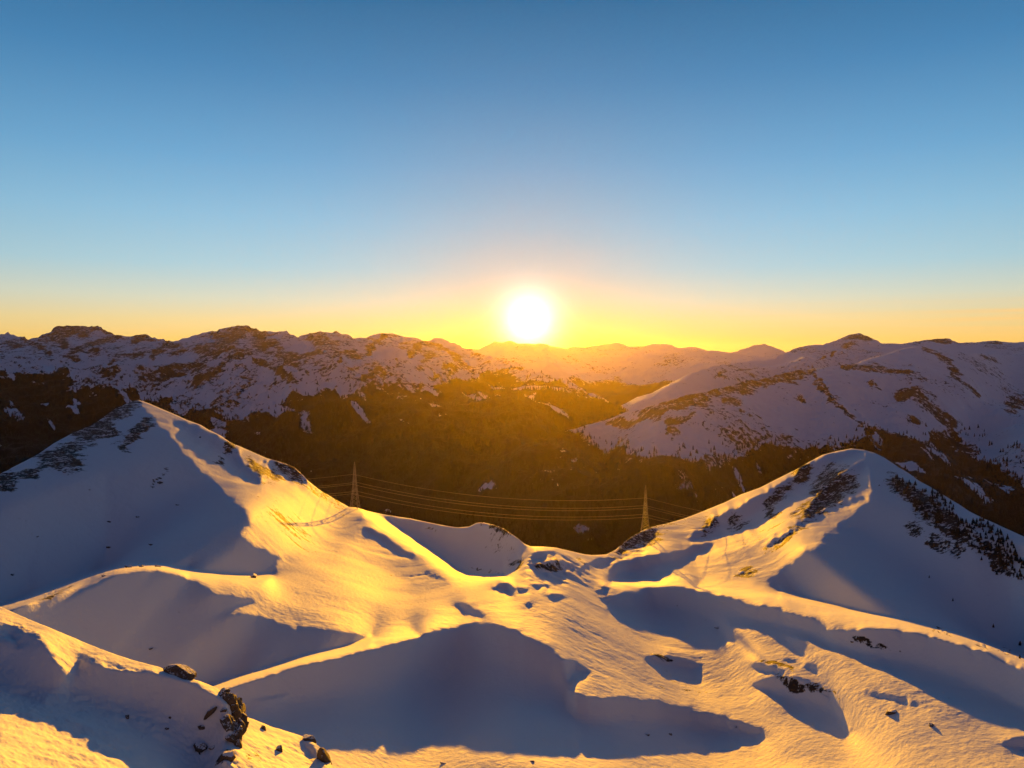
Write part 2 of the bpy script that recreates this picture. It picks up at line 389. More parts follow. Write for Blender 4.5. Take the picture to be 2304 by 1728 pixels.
SHADE = [  # (outline, k at its near edge, k at its crest)
    (C(4, -3000, 2000, -1000, 1000, 0, 590, 450, 335, 720, 180, 860, 136, 930, 220, 1000, 290, 1060, 370, 1110, 430, 1220, 540, 1310, 640, 1400, 700, 1450, 770,
       1530, 830, 1550, 900, 1500, 950, 1470, 957, 1530, 1010, 1560, 1050, 1650, 1070, 1760, 1130, 1700, 1170, 1740, 1210, 1690, 1240,
       1400, 1235, 1250, 1225, 1050, 1190, 980, 1172, 850, 1178, 700, 1192, 560, 1225, 480, 1265, 350, 1310, 200, 1370, 30, 1410, -300, 1520, -1500, 2000), .85, .85, 2.0, 2.0),
    (C(4, 1080, 270, 1160, 285, 1270, 330, 1340, 360, 1420, 410, 1500, 470, 1530, 550, 1600, 600, 1620, 660, 1560, 650, 1500, 620, 1400, 560,
       1300, 500, 1240, 460, 1170, 410, 1120, 370, 1095, 320), 1.5, .5),
    (C(4, 1640, 510, 1750, 530, 1830, 556, 1880, 610, 1920, 665, 1850, 650, 1760, 610, 1700, 580), 1.4, .5),
    (C(5, 430, 450, 560, 520, 640, 560, 720, 635, 690, 640, 600, 600, 500, 530, 440, 480), 1.6, .4),
    (C(5, 760, 690, 860, 730, 910, 750, 850, 740, 790, 715), 1.6, .4),
    (C(5, 940, 870, 1010, 890, 1060, 930, 1110, 955, 1030, 945, 970, 910), 1.6, .4),
    (J(C(4, -1500, 2010, -300, 1535, 30, 1416, 200, 1376, 350, 1316, 480, 1271, 560, 1231, 700, 1198, 850, 1184, 980, 1178, 1050, 1198, 1250, 1290, 1300, 1330, 1400, 1350,
         1540, 1370, 1600, 1388, 1560, 1400, 1480, 1420, 1420, 1460, 1330, 1500, 1420, 1475, 1550, 1470, 1700, 1500, 1760, 1530, 1850, 1570),
       C(7, 1640, 395, 1700, 390, 1800, 410, 1900, 430, 2000, 440, 2060, 455, 1950, 500, 1850, 530, 1700, 565, 1500, 625, 1300, 690, 1190, 720, 900, 900, -1000, 400)), .85, .85, 2.0, 1.6),
    (J(C(7, 900, 800, 1250, 735, 1400, 690, 1600, 622, 1800, 582, 1900, 565, 2100, 515, 2212, 485),
       C(8, 200, 195, 300, 172, 400, 153, 450, 152, 520, 165, 560, 195, 620, 215, 660, 235, 650, 250, 690, 270, 740, 290, 780, 310, 750, 330, 720, 360,
         705, 385, 780, 398, 900, 400, 1000, 410, 1100, 435, 1200, 460, 1280, 480, 1350, 510, 1360, 530, 1330, 545, 1200, 572, 1100, 570, 1000, 572,
         850, 570, 700, 560, 550, 550, 450, 545, 350, 530, 250, 528, 150, 540, 60, 550, 0, 545), C(7, 1740, 1022, 1300, 1100, 900, 1100)), 1.6, .45),
    (J(C(6, -120, 900, -60, 880, 30, 862, 140, 880, 80, 840, 200, 831, 340, 832, 420, 850, 520, 880, 600, 890, 690, 940, 750, 945, 840, 950, 900, 975, 1000, 990, 1050, 1010, 1080, 1050,
         1130, 1075, 1260, 1075, 1400, 1060, 1500, 1062, 1600, 1082, 1700, 1102, 1800, 1132, 1900, 1155, 2000, 1185, 2212, 1275, 2800, 1540, 3400, 1850),
       C(8, 2700, 700, 2212, 505, 2050, 440, 1950, 400, 1850, 355, 1750, 310, 1640, 275, 1560, 240, 1480, 212, 1560, 236, 1500, 205, 1400, 190, 1300, 168, 1230, 172,
         1240, 190, 1270, 218, 1180, 208, 1080, 188, 960, 165, 890, 152, 840, 115, 830, 98, 900, 88, 850, 95)), 1.55, .4),
    (J(C(6, 1335, 75, 1345, 112, 1290, 150, 1330, 200, 1378, 283, 1352, 360, 1290, 420, 1200, 480, 1150, 520, 1110, 560, 1080, 610, 980, 670, 900, 720, 840, 770, 800, 800, 850, 850, 870, 876,
         1000, 905, 1200, 960, 1400, 1005, 1600, 1050, 1800, 1095, 2000, 1150, 2212, 1225, 2800, 1470, 3500, 1750),
       C(12, 4200, 2100, 2600, 1490, 1811, 1108, 1400, 922, 1000, 688, 650, 468, 400, 308)), .93, .93, 2.5, 5.0),
    (C(6, 1050, 140, 1150, 105, 1250, 82, 1320, 84, 1335, 110, 1200, 195, 1180, 210, 1090, 290, 1000, 340, 900, 390, 800, 460, 780, 480, 670, 520, 600, 530, 500, 570, 430, 590, 370, 590,
       380, 550, 450, 510, 550, 440, 700, 370, 800, 310, 870, 270, 940, 230, 980, 180), 1.6, .45),
    (C(6, 1300, 150, 1350, 160, 1365, 270, 1200, 350, 1100, 410, 1000, 450, 1020, 400, 1080, 320, 1160, 250, 1190, 215), 1.6, .5),
    (C(6, 1340, 330, 1345, 352, 1250, 378, 1100, 430, 950, 530, 850, 600, 790, 620, 850, 560, 950, 500, 1050, 440, 1150, 395, 1250, 352), 1.6, .5),
    (C(6, -90, 790, -40, 720, 0, 700, 100, 670, 250, 650, 400, 610, 500, 590, 470, 640, 370, 700, 280, 760, 200, 810, 100, 813, 0, 813, -60, 815), 1.7, .45),
    (C(6, -20, 655, 0, 600, 60, 545, 160, 515, 230, 520, 160, 570, 60, 640), 1.5, .5),
    (C(5, 530, 395, 700, 425, 850, 450, 960, 468, 1030, 460, 1070, 436, 1130, 442, 1230, 475, 1290, 522, 1335, 560, 1300, 600, 1300, 640, 1240, 680, 1210, 730,
       1100, 735, 1000, 725, 950, 700, 860, 640, 760, 570, 650, 500, 570, 440), 1.2, .4),
    (C(10, 700, 480, 860, 440, 1010, 460, 900, 500, 830, 560, 780, 600, 660, 620, 640, 600, 760, 540), 1.5, .5),
    (C(10, 660, 620, 780, 580, 900, 560, 1060, 560, 1180, 620, 1100, 690, 1040, 740, 930, 770, 780, 740, 740, 690), 1.6, .4),
    (C(10, 280, 850, 390, 795, 450, 800, 550, 870, 500, 920, 520, 950, 430, 930, 350, 900), 1.7, .3),
    (C(10, 550, 900, 620, 850, 690, 865, 640, 910, 560, 920), 1.7, .3),
    (C(10, 740, 820, 820, 810, 920, 820, 910, 855, 780, 850), 1.7, .3),
    (C(10, 920, 950, 970, 930, 1080, 930, 1120, 970, 1070, 990, 940, 975), 1.7, .3),
    (C(10, 635, 1040, 690, 1015, 755, 1030, 700, 1058), 1.7, .3),
    (C(10, 1370, 900, 1480, 840, 1560, 820, 1660, 830, 1560, 850, 1450, 895), 1.7, .3),
    (C(10, 1230, 660, 1330, 560, 1480, 520, 1660, 520, 1560, 600, 1430, 650, 1300, 690), 1.6, .4),
    (C(10, 0, 1040, 60, 1060, 120, 1110, 250, 1170, 150, 1165, 50, 1120), 1.6, .4),
    (C(8, 950, 265, 1010, 262, 1080, 268, 1140, 290, 1135, 335, 1060, 330, 1000, 305, 970, 290), 1.5, .5),
    (C(8, 1310, 275, 1370, 290, 1430, 320, 1390, 325, 1330, 310), 1.5, .5),
    (C(8, 1310, 350, 1380, 330, 1450, 330, 1520, 360, 1570, 380, 1610, 450, 1645, 528, 1560, 510, 1480, 470, 1420, 430, 1370, 390), 1.5, .55),
    (C(8, 2140, 545, 2212, 530, 2400, 560, 2400, 660, 2212, 592, 2180, 572), 1.8, .3),
    (C(9, 365, 262, 420, 268, 470, 290, 492, 314, 440, 306, 395, 288), 1.6, .3), (C(9, 540, 320, 590, 324, 632, 350, 600, 352, 560, 338), 1.6, .3),
    (C(8, 1690, 372, 1760, 388, 1830, 408, 1865, 424, 1800, 415, 1740, 400), 1.8, .3),
]
LIT = [  # islands of sun inside the shade
    C(7, 1420, 952, 1560, 930, 1700, 890, 1850, 868, 1940, 870, 1975, 900, 1950, 930, 1850, 925, 1700, 935, 1560, 950),
    (C(6, 575, 1092, 620, 1066, 750, 1061, 860, 1071, 950, 1106, 1050, 1131, 1130, 1176, 1000, 1170, 650, 1150, 620, 1120), 1.12),
    C(7, 1340, 810, 1460, 780, 1600, 758, 1600, 768, 1470, 798),
    C(9, 820, 80, 950, 100, 1000, 120, 900, 105), C(9, 2040, 262, 2140, 300, 2200, 340, 2130, 310),
]
CREST = [  # (line, rise in ln distance behind it, half width)
    (C(4, -1500, 2005, -300, 1528, 30, 1413, 200, 1373, 350, 1313, 480, 1268, 560, 1228, 700, 1195, 850, 1181, 980, 1175, 1060, 1190, 1160, 1208), .09, 3),
    (C(4, 1160, 1208, 1250, 1225, 1400, 1238, 1690, 1242), .06, 4),
    (J(C(7, 900, 840, 1180, 735, 1300, 692, 1500, 632, 1700, 572, 1850, 537, 1960, 508, 2060, 470)), .10, 3),
    (C(7, 2060, 470, 2150, 462, 2300, 440), .08, 5),
    (C(5, 440, 372, 560, 440, 760, 570, 950, 700, 1000, 725, 1100, 737, 1210, 732), .12, 4),
    (C(6, 420, 836, 700, 857, 870, 880), .08, 4),
    (C(6, 870, 880, 1000, 907, 1200, 962, 1400, 1007, 1600, 1052, 1800, 1097, 2000, 1152, 2212, 1227, 2800, 1472, 3500, 1760), .09, 3),
    (C(6, -60, 818, 100, 817, 220, 817), .05, 4),
    (C(8, 560, 190, 700, 190, 900, 160), .0, 4),
]
def make_k(shade, lit, crest, klit=1.5, bright=(), crisp=()):
    def k_fn(X, Y):
        k = np.full(X.shape, klit); w = np.full(X.shape, .8); sf = np.ones(X.shape); se = np.ones(X.shape, int)
        for (n, cx, cy, rx, ry, ang, add) in bright:
            k += blobs(X, Y, [(n, cx, cy, rx, ry, ang, 1.0)]) * add
        for poly, kn, kf, *ex in shade:
            lo = poly.min(0); hi = poly.max(0)
            def mf(u, t):
                r = np.zeros(np.shape(u), bool)
                q = (u > lo[0]) & (u < hi[0]) & (t > lo[1]) & (t < hi[1])
                if q.any():
                    uq, tq = u[q], t[q]
                    du = 6 * perlin(uq / 46, tq / 30, 91) + 7 * perlin(uq / 20, tq / 12, 92) + 5 * perlin(uq / 10, tq / 7, 95); dv = 3 * perlin(uq / 40, tq / 26, 93) + 3.5 * perlin(uq / 17, tq / 11, 94)
                    r[q] = inside(poly, uq + du, tq + dv)
                return r
            m, fr = march(mf, X, Y)
            k[m] = (kn + (kf - kn) * sstep(.1, .75, fr))[m]; w[m] = ex[0] if ex else 1.6
            se[m] = -1 if ex else 0
            if ex: sf[m] = ex[1]
        for poly in lit:
            kl = 1.35
            if isinstance(poly, tuple): poly, kl = poly
            m = inside(poly, X, Y); k[m] = kl; w[m] = 1.0; se[m] = 1
        for poly in crisp: sf[inside(poly, X, Y)] *= .35
        h = X[0, 1] - X[0, 0]
        r = np.hypot(X - SUN_U, Y - SUN_T)
        for ln, rise, hw in crest:
            if rise <= 0: continue
            sg = max(4.0, h * .8)
            g = np.exp(-dist_line(ln, X, Y) ** 2 / (2 * sg * sg))
            kb = 1.3 + rise * r / (sg * 2.5)
            k = k * (1 - g) + kb * g; w = w * (1 - g) + 1.6 * g
            sf = np.minimum(sf, 1 - .75 * g); se[g > .3] = 0
        return k, w, sf, se
    return k_fn
def anch(n, x, y, d, w=.01, sg=60):
    p = C(n, x, y)[0]; return (p[0], p[1], d, sg, w)
basin_k = make_k(SHADE, LIT, CREST, 1.28, bright=[(5, 700, 850, 600, 120, 20, .2), (6, 600, 600, 600, 80, -35, .4), (8, 900, 600, 900, 40, 3, .25), (5, 300, 600, 500, 140, 38, .4)],
    crisp=[C(6, 300, 640, 350, 440, 1000, 140, 1300, 50, 1420, 120, 1400, 380, 1150, 560, 900, 720, 600, 760), C(4, 840, 120, 1000, 170, 1950, 620, 1900, 760, 1500, 640, 1150, 440, 1000, 300), C(10, 280, 420, 700, 360, 1400, 480, 2100, 250, 2212, 450, 1500, 900, 300, 980)])
basin_a = [anch(0, 1150, 1740, 235, .03), anch(0, 2250, 1740, 225, .01), anch(0, 311, 910, 640, .003), anch(0, 40, 1090, 500, .003), anch(0, 100, 1250, 420, .003),
           anch(0, 300, 1300, 350, .002), anch(0, 120, 1480, 290, .002), anch(0, 1940, 1020, 680, .003), anch(0, 2100, 1350, 500, .003),
           anch(0, 2300, 1230, 520, .003), anch(0, 2250, 1540, 320, .002), anch(0, 795, 1148, 900, .003), anch(0, 1455, 1190, 950, .003), anch(0, 1030, 1200, 850, .003),
           anch(0, -300, 1200, 420, .003), anch(0, 2600, 1500, 380, .003), anch(0, -200, 1800, 210, .003), anch(0, 2600, 1850, 200, .003)]
G2 = solve(-1560, 1560, 20, 1170, 4, basin_k, basin_a, ws=.36)

BASIN_ROCK = [(10, 900, 620, 150, 60, 0, .9), (10, 560, 590, 80, 26, 0, .9), (10, 1250, 570, 70, 60, 0, .6), (10, 1760, 410, 170, 90, -40, .85), (10, 150, 650, 500, 20, 5, .5), (10, 360, 230, 140, 50, 25, .9),
    (4, 740, 210, 130, 40, -25, 1), (4, 570, 340, 120, 60, -25, 1), (4, 380, 470, 170, 60, -25, 1), (4, 430, 540, 110, 50, -10, .9), (4, 680, 320, 60, 50, 40, 1),
    (4, 850, 330, 120, 35, -35, 1), (4, 800, 420, 60, 20, -50, .9), (4, 180, 590, 120, 30, -10, .9), (4, 40, 640, 80, 60, -20, 1), (4, 1440, 430, 40, 30, 0, 1),
    (4, 1600, 560, 120, 40, 45, .8), (4, 1700, 600, 60, 30, 30, .8), (4, 1810, 600, 120, 30, 40, .75), (4, 1850, 570, 60, 25, 40, 1), (4, 1380, 520, 50, 15, 40, .75),
    (4, 1000, 630, 80, 15, -35, .7), (4, 2000, 720, 200, 25, 40, .6), (4, 1750, 900, 250, 60, 35, .3), (4, 350, 1330, 150, 12, -22, .6),
    (6, 990, 200, 60, 60, -45, .9), (6, 880, 320, 110, 40, -40, .8), (6, 810, 400, 40, 60, 0, .8), (6, 1140, 290, 130, 80, -55, 1), (6, 1060, 390, 90, 50, -50, 1),
    (6, 1250, 270, 70, 50, -30, .7), (6, 970, 425, 50, 15, -20, .8), (6, 900, 560, 120, 20, -35, .8), (6, 680, 755, 80, 22, -20, .9), (6, 620, 470, 60, 50, -40, .7),
    (6, 480, 500, 60, 40, -40, .65), (6, 100, 570, 170, 60, -30, .75), (6, 1620, 510, 60, 50, 30, .7), (6, 1730, 590, 70, 40, 35, .9), (6, 1840, 620, 40, 60, -20, .9),
    (6, 1600, 340, 170, 55, 40, 1), (6, 1800, 500, 200, 60, 42, 1), (6, 2050, 660, 150, 50, 45, .9), (6, 400, 380, 200, 20, -25, .5),
    (8, 1470, 350, 100, 24, 15, .95), (8, 1690, 215, 90, 15, 15, .9), (8, 1010, 270, 45, 10, 20, .9), (8, 1390, 290, 60, 8, 20, .8), (9, 700, 540, 120, 14, 30, .8),
    (5, 1180, 470, 110, 25, 25, .9), (5, 800, 470, 50, 20, 30, .55), (5, 1480, 670, 110, 50, 0, .6), (5, 1280, 650, 50, 25, -10, .7), (5, 1200, 560, 120, 60, 30, .35),
    (9, 1600, 75, 120, 8, 18, .8), (9, 1900, 180, 80, 10, 20, .9), (9, 2060, 225, 40, 10, 20, .9)]
BASIN_ROCK = [(n, a, b, rx * (1.3 if n in (4, 6) else 1), ry * (1.3 if n in (4, 6) else 1), g, v) for n, a, b, rx, ry, g, v in BASIN_ROCK]
def basin_attr(x, y, U, T, e):
    n = fbm(x, y, 30, 3, 5)
    rock = blobs(U + 26 * fbm(x, y, 26, 3, 8), T + 20 * fbm(x, y, 20, 3, 9), BASIN_ROCK)
    tuft = blobs(U, T, [(4, 1850, 950, 480, 130, 36, 1), (5, 600, 780, 330, 70, 26, 1), (6, 820, 520, 420, 80, -37, 1), (6, 480, 430, 330, 55, -24, 1), (8, 1000, 330, 350, 60, 8, .8), (10, 300, 800, 500, 60, 5, .7)])
    tuft = tuft * sstep(.0, .32, streak(x * .2, y, 6, 71)) * sstep(-.2, .2, fbm(x, y, 60, 2, 72))
    rock = np.clip(1.05 * rock + .10 + .28 * n + .50 * tuft, 0, .90)
    return {'rock': rock, 'forest': np.zeros_like(rock)}
def basin_detail(x, y, U, T, e):
    far = sstep(220, 900, y)
    z = octaves(x, y, [(80, 1.0), (34, .5)], 40)
    # wind-cut crust: smooth drifts beside ragged, wind-scoured sheets
    patch = sstep(-.2, .4, fbm(x, y, 70, 4, 77)) * 1.0 + .25
    rag = Layer.rag if Layer.rag.shape == x.shape else 0
    tl = T / F
    near = .20 + .80 * sstep(280, 640, y)
    z = z + near * (patch + 1.5 * rag) * octaves(x, y, [(26, .13), (15, .15), (8, .17), (4.2, .18), (2.2, .15), (1.2, .10)], 42, stretch=.38, tilt=tl)
    z = z + (.5 + .5 * near) * (patch + .3 * rag) * octaves(x, y, [(9, .13), (4, .12), (2, .09), (1.1, .06)], 62)
    z = z + .4 * rag * octaves(x, y, [(40, .8)], 47)
    rough = blobs(U, T, [(10, 1000, 640, 520, 200, 0, 1), (10, 1800, 420, 300, 160, -30, 1)])
    z = z + rough * (octaves(x, y, [(26, 1.0), (12, .8), (6, .5)], 52) + .8 * fbm(x, y, 18, 3, 55, ridged=True))
    rk = blobs(U, T, BASIN_ROCK)
    z = z + sstep(.35, .9, rk) * octaves(x, y, [(26, 1.6), (11, 1.2), (5, .7), (2.4, .3)], 60) * .8
    return z * (.45 + .55 * sstep(0, 30, e))
snow_basin = terrain_mat('wind_packed_snow', 1.0, .65, grain=(.65, 1, .8))
L2 = build_layer('terrain', 'snow covered basin with two sunlit peaks and rolling mounds', BASIN_TOP, 1130, G2, 1320, 460, -1500, 1500, snow_basin, basin_detail, basin_attr, back=(.45, 1.6))

# ------------------------------------------------------------------ near hill
HILL_TOP = J(C(7, -1600, -420, -900, -130, 0, 283, 150, 350, 300, 410, 450, 475, 600, 535, 750, 580, 870, 612, 920, 630, 1100, 695, 1180, 725, 1250, 765, 1300, 805, 1350, 860, 1370, 893,
               1400, 902, 1500, 945, 1600, 975, 1680, 1002, 1740, 1040, 1790, 1080, 1820, 1120, 1840, 1175, 1900, 1300, 1990, 1500))
HILL_SHADE = [
    (C(7, -1500, 200, 0, 400, 100, 420, 200, 460, 260, 530, 320, 600, 380, 690, 400, 640, 440, 570, 520, 590, 620, 620, 740, 640, 850, 650, 1000, 690, 1100, 722, 1170, 762, 1220, 802,
       1245, 835, 1240, 900, 1280, 1000, 1300, 1060, 1250, 1060, 1200, 1100, 1300, 1175, 1400, 1300, 900, 1300, 760, 1175, 700, 1120, 640, 1070, 560, 1010, 480, 980, 380, 950, 290, 935,
       200, 925, 130, 905, 90, 880, 0, 860, -1500, 700), 1.7, .3),
    (C(7, 1650, 1020, 1720, 1040, 1760, 1100, 1740, 1160, 1700, 1110), 1.5, .5)]
HILL_LIT = [C(7, -40, 400, 60, 440, 130, 520, 70, 510, 0, 480, -60, 460), C(7, 370, 640, 400, 690, 385, 720, 360, 680), C(7, 350, 790, 385, 760, 380, 820, 345, 825)]
hill_k = make_k(HILL_SHADE, HILL_LIT, [], 1.9)
hill_a = [anch(7, 0, 1175, 50, .03), anch(7, 600, 1120, 58), anch(7, 0, 310, 78), anch(7, 900, 640, 82), anch(7, 1300, 850, 78), anch(7, 1400, 1120, 70), anch(7, 1800, 1150, 76),
          anch(7, -900, 400, 80), anch(7, -600, 1100, 48), anch(7, 300, 1500, 45)]
G1 = solve(-1560, -200, 420, 1430, 6, hill_k, hill_a, ws=.45)
HILL_ROCK = [(7, 1300, 940, 60, 110, -15, .9), (7, 1250, 1120, 70, 40, -40, .9), (7, 1105, 1075, 30, 30, 0, .8), (7, 1790, 1110, 30, 60, -30, .9), (7, 1160, 870, 40, 12, -45, .8),
             (7, 1420, 1120, 90, 40, 20, .5), (7, 1060, 640, 60, 20, 20, .8)]
def hill_attr(x, y, U, T, e):
    rock = np.clip(.95 * blobs(U + 16 * fbm(x, y, 3, 3, 8), T + 16 * fbm(x, y, 2.2, 3, 9), HILL_ROCK) + .04, 0, 1)
    return {'rock': rock, 'forest': np.zeros_like(rock)}
def hill_detail(x, y, U, T, e):
    z = octaves(x, y, [(14, .26), (6, .18), (2.6, .13), (1.2, .085), (.55, .05), (.28, .028)], 140)
    if Layer.rag.shape == x.shape: z = z * (1 + .9 * Layer.rag)
    rk = blobs(U, T, HILL_ROCK)
    z = z + sstep(.4, .9, rk) * octaves(x, y, [(4, .5), (1.8, .3), (.8, .12)], 160)
    return z * (.4 + .6 * sstep(0, 30, e))
snow_hill = terrain_mat('fresh_snow', .22, .7)
L1 = build_layer('hill', 'near snowy hill with a dark crag on its edge', HILL_TOP, 1400, G1, 640, 420, -1500, -225, snow_hill, hill_detail, hill_attr, back=(.75, 1.6))

# ------------------------------------------------------------------ mountains beyond the basin
RIGHT_TOP = J(C(2, -300, 1600, 0, 1400, 500, 1080, 850, 890, 1000, 862, 1200, 817, 1430, 757, 1600, 700, 1750, 662, 1880, 628, 1980, 592),
              C(3, 0, 560, 100, 530, 250, 500, 400, 460, 500, 430, 620, 420, 720, 385, 880, 362, 1000, 345, 1150, 330, 1250, 295, 1470, 232, 1580, 222, 1700, 250, 1900, 262, 2212, 285, 2700, 330, 3300, 420))
R_LIT = [C(3, 880, 358, 960, 320, 1050, 268, 1045, 285, 1000, 345, 920, 362),
         C(3, 1160, 326, 1250, 290, 1470, 228, 1472, 238, 1260, 302, 1180, 330), C(3, 1510, 250, 1580, 222, 1582, 230, 1530, 250), C(2, 1620, 800, 1700, 765, 1700, 772, 1640, 802)]
def far_k(rims):
    def f(X, Y):
        k = np.full(X.shape, .6); w = np.full(X.shape, .02); sf = np.ones(X.shape)
        h = X[0, 1] - X[0, 0]
        for ln in rims:
            g = np.exp(-dist_line(ln, X, Y) ** 2 / (2 * max(4.0, .8 * h) ** 2))
            k = k * (1 - g) + 2.0 * g; w = np.maximum(w, .6 * g); sf = np.minimum(sf, 1 - .8 * g)
        return k, w, sf, np.zeros(X.shape, int)
    return f
R_LIT = [C(3, 890, 364, 960, 328, 1050, 275), C(3, 1170, 331, 1250, 299, 1470, 237, 1560, 228)]
right_a = [anch(2, 850, 950, 3300, .03), anch(2, 1200, 830, 3200, .03), anch(2, 1600, 715, 3000, .03), anch(3, 250, 510, 2900, .03), anch(3, 880, 375, 3300, .03), anch(3, 1470, 245, 4000, .03),
           anch(3, 2212, 300, 4800, .03), anch(3, 0, 1250, 1800, .03), anch(2, 1300, 1400, 1850, .03), anch(2, 1000, 1400, 2000, .03), anch(3, 700, 760, 2700, .02), anch(3, 1300, 850, 2500, .03),
           anch(3, 2212, 1000, 2400, .03), anch(3, 2212, 1400, 1700, .03), anch(3, 1500, 1300, 1650, .03), anch(3, 1250, 560, 3100, .02), anch(3, 1850, 600, 3300, .02), anch(3, 3000, 700, 3300, .03),
           anch(2, 500, 1500, 2000, .03), anch(3, 1750, 700, 2850, .02, 30), anch(3, 2000, 700, 3100, .02, 30), anch(3, 1150, 650, 2650, .02, 30)]
G3 = solve(-480, 1560, -60, 560, 5, far_k(R_LIT), right_a, ws=.4)
R_ROCK = [(3, 150, 570, 180, 60, -10, 1), (3, 380, 560, 110, 45, 20, 1), (3, 550, 470, 150, 40, -15, .95), (3, 760, 420, 120, 40, 0, .9), (3, 830, 540, 30, 30, 0, .9), (3, 960, 460, 110, 25, 45, 1),
    (3, 1060, 560, 60, 16, 50, .9), (3, 1140, 640, 60, 18, 45, .9), (3, 1340, 385, 200, 24, 12, .95), (3, 1280, 470, 60, 22, 30, .9), (3, 1820, 480, 130, 22, 40, .95), (3, 1560, 580, 90, 36, 35, .9),
    (3, 1650, 650, 90, 36, 40, .95), (3, 1540, 700, 60, 36, 30, .85), (3, 50, 720, 80, 50, 0, .8), (3, 20, 790, 60, 26, 0, .85), (3, 1700, 290, 80, 26, 35, .9), (3, 2000, 300, 90, 18, 20, .8),
    (3, 2150, 600, 90, 34, 15, .85), (3, 2150, 690, 70, 18, 10, .85), (3, 1000, 300, 60, 14, -30, .9), (2, 2000, 660, 90, 40, -20, .9), (2, 1850, 720, 60, 30, -20, .8), (2, 2100, 780, 60, 20, 0, .8)]
R_WOOD = J(C(2, 300, 1000, 850, 885, 1000, 850, 1200, 808, 1430, 752, 1560, 790, 1680, 850, 1800, 900, 1950, 980, 2070, 960),
           C(3, 60, 905, 150, 930, 300, 900, 450, 930, 650, 900, 780, 930, 900, 900, 1100, 860, 1250, 780, 1400, 790, 1550, 830, 1640, 800, 1700, 740, 1800, 800, 1950, 900, 2080, 1000, 2212, 1060, 3000, 1400, 3000, 2200, -2500, 2200))
R_WOOD2 = C(3, 1800, 745, 1900, 760, 2050, 820, 2212, 850, 3000, 1000, 3000, 1250, 2212, 960, 2080, 900, 1950, 830)
R_GAP = [(2, 1280, 1060, 170, 28, -30, .9), (2, 1580, 900, 120, 60, -30, .75), (2, 1700, 880, 100, 50, -10, .7), (2, 960, 1225, 60, 22, 0, .7), (2, 1600, 1440, 110, 40, 5, 1), (2, 1720, 780, 150, 60, -20, .6),
         (2, 2180, 1150, 60, 120, 10, .5), (3, 1850, 1020, 90, 10, 38, .8), (3, 1980, 1210, 30, 40, 20, .9), (3, 1620, 860, 120, 12, 25, .8), (3, 260, 1020, 30, 120, 0, .35), (3, 100, 1080, 40, 90, 5, .45), (2, 870, 895, 60, 14, -12, .9)]
R_BAND = [(C(3, -150, 640, 0, 590, 100, 560, 250, 520, 420, 478, 560, 450, 700, 408, 880, 374), 15), (C(3, 880, 374, 950, 440, 1020, 520, 1090, 600, 1150, 660, 1200, 740), 8), (C(3, 1100, 345, 1250, 365, 1350, 395, 1500, 420), 7),
          (C(3, 1600, 235, 1700, 290, 1760, 340, 1800, 430, 1860, 510, 1930, 570), 7), (C(3, 1450, 540, 1600, 590, 1700, 680, 1780, 740), 14), (C(2, 1700, 690, 1850, 700, 2000, 650, 2120, 570), 10), (C(3, 0, 700, 90, 720, 160, 690), 10)]
def bands(U, T, bl):
    v = np.zeros(U.shape)
    for ln, hw in bl: v = np.maximum(v, np.clip(1.3 - dist_line(ln, U, T) / hw, 0, 1))
    return v
def ragged(poly, x, y, U, T, a, lam, seed):
    return inside(poly, U + a * fbm(x, y, lam, 3, seed), T + a * fbm(x, y, lam, 3, seed + 1)).astype(float)
def right_attr(x, y, U, T, e):
    w = (np.maximum(ragged(R_WOOD, x, y, U, T, 34, 150, 21), ragged(R_WOOD2, x, y, U, T, 20, 120, 24)) + ragged(R_WOOD, x, y, U, T + 14, 40, 120, 22) + ragged(R_WOOD, x, y, U, T - 12, 40, 120, 23)) / 3
    w = w * (1 - .75 * sstep(.22, .42, fbm(x * 1.6, y * .35, 90, 3, 39)) * ragged(R_WOOD + np.array([0, 0]), x, y, U, T, 30, 150, 36) * (1 - ragged(R_WOOD, x, y, U, T - 110, 60, 200, 37)))
    gap = blobs(U + 8 * fbm(x, y, 60, 2, 30), T + 8 * fbm(x, y, 50, 2, 31), R_GAP)
    w = np.clip(w * (1 - gap), 0, 1)
    rk = blobs(U + 14 * fbm(x, y, 90, 3, 26), T + 12 * fbm(x, y, 70, 3, 27), R_ROCK)
    rk = np.maximum(rk, 1.15 * bands(U + 16 * fbm(x, y, 110, 3, 26), T + 14 * fbm(x, y, 90, 3, 27), R_BAND))
    return {'rock': np.clip(.66 * rk + .32 + .30 * fbm(x, y, 260, 4, 28) + .30 * sstep(.0, .6, fbm(x, y, 300, 5, 210, ridged=True)) * sstep(-.1, .3, fbm(x, y, 800, 2, 213)) + .16 * fbm(x + .6 * y, y * .25, 60, 3, 29), 0, .92), 'forest': w}
def right_detail(x, y, U, T, e):
    z = octaves(x, y, [(700, 50), (300, 22)], 200)
    z = z + 40 * fbm(x, y, 300, 5, 210, ridged=True, gain=.55)
    rk = blobs(U, T, R_ROCK)
    z = z + sstep(.3, .9, rk) * octaves(x, y, [(120, 12), (50, 7), (22, 3.5)], 220) + octaves(x, y, [(60, 2.2), (28, 1)], 230)
    return z * (.10 + .90 * sstep(0, 90, e)) + (1 - sstep(0, 40, e)) * octaves(x, y, [(60, 5), (28, 3)], 233)
snow_far = terrain_mat('mountain_snow', 7, .5)
L3 = build_layer('mountain', 'snowy mountain with rocky ridge and forested lower flank, right of the sun', RIGHT_TOP, 500, G3, 960, 300, -420, 1500, snow_far, right_detail, right_attr, back=(.3, 1.6))

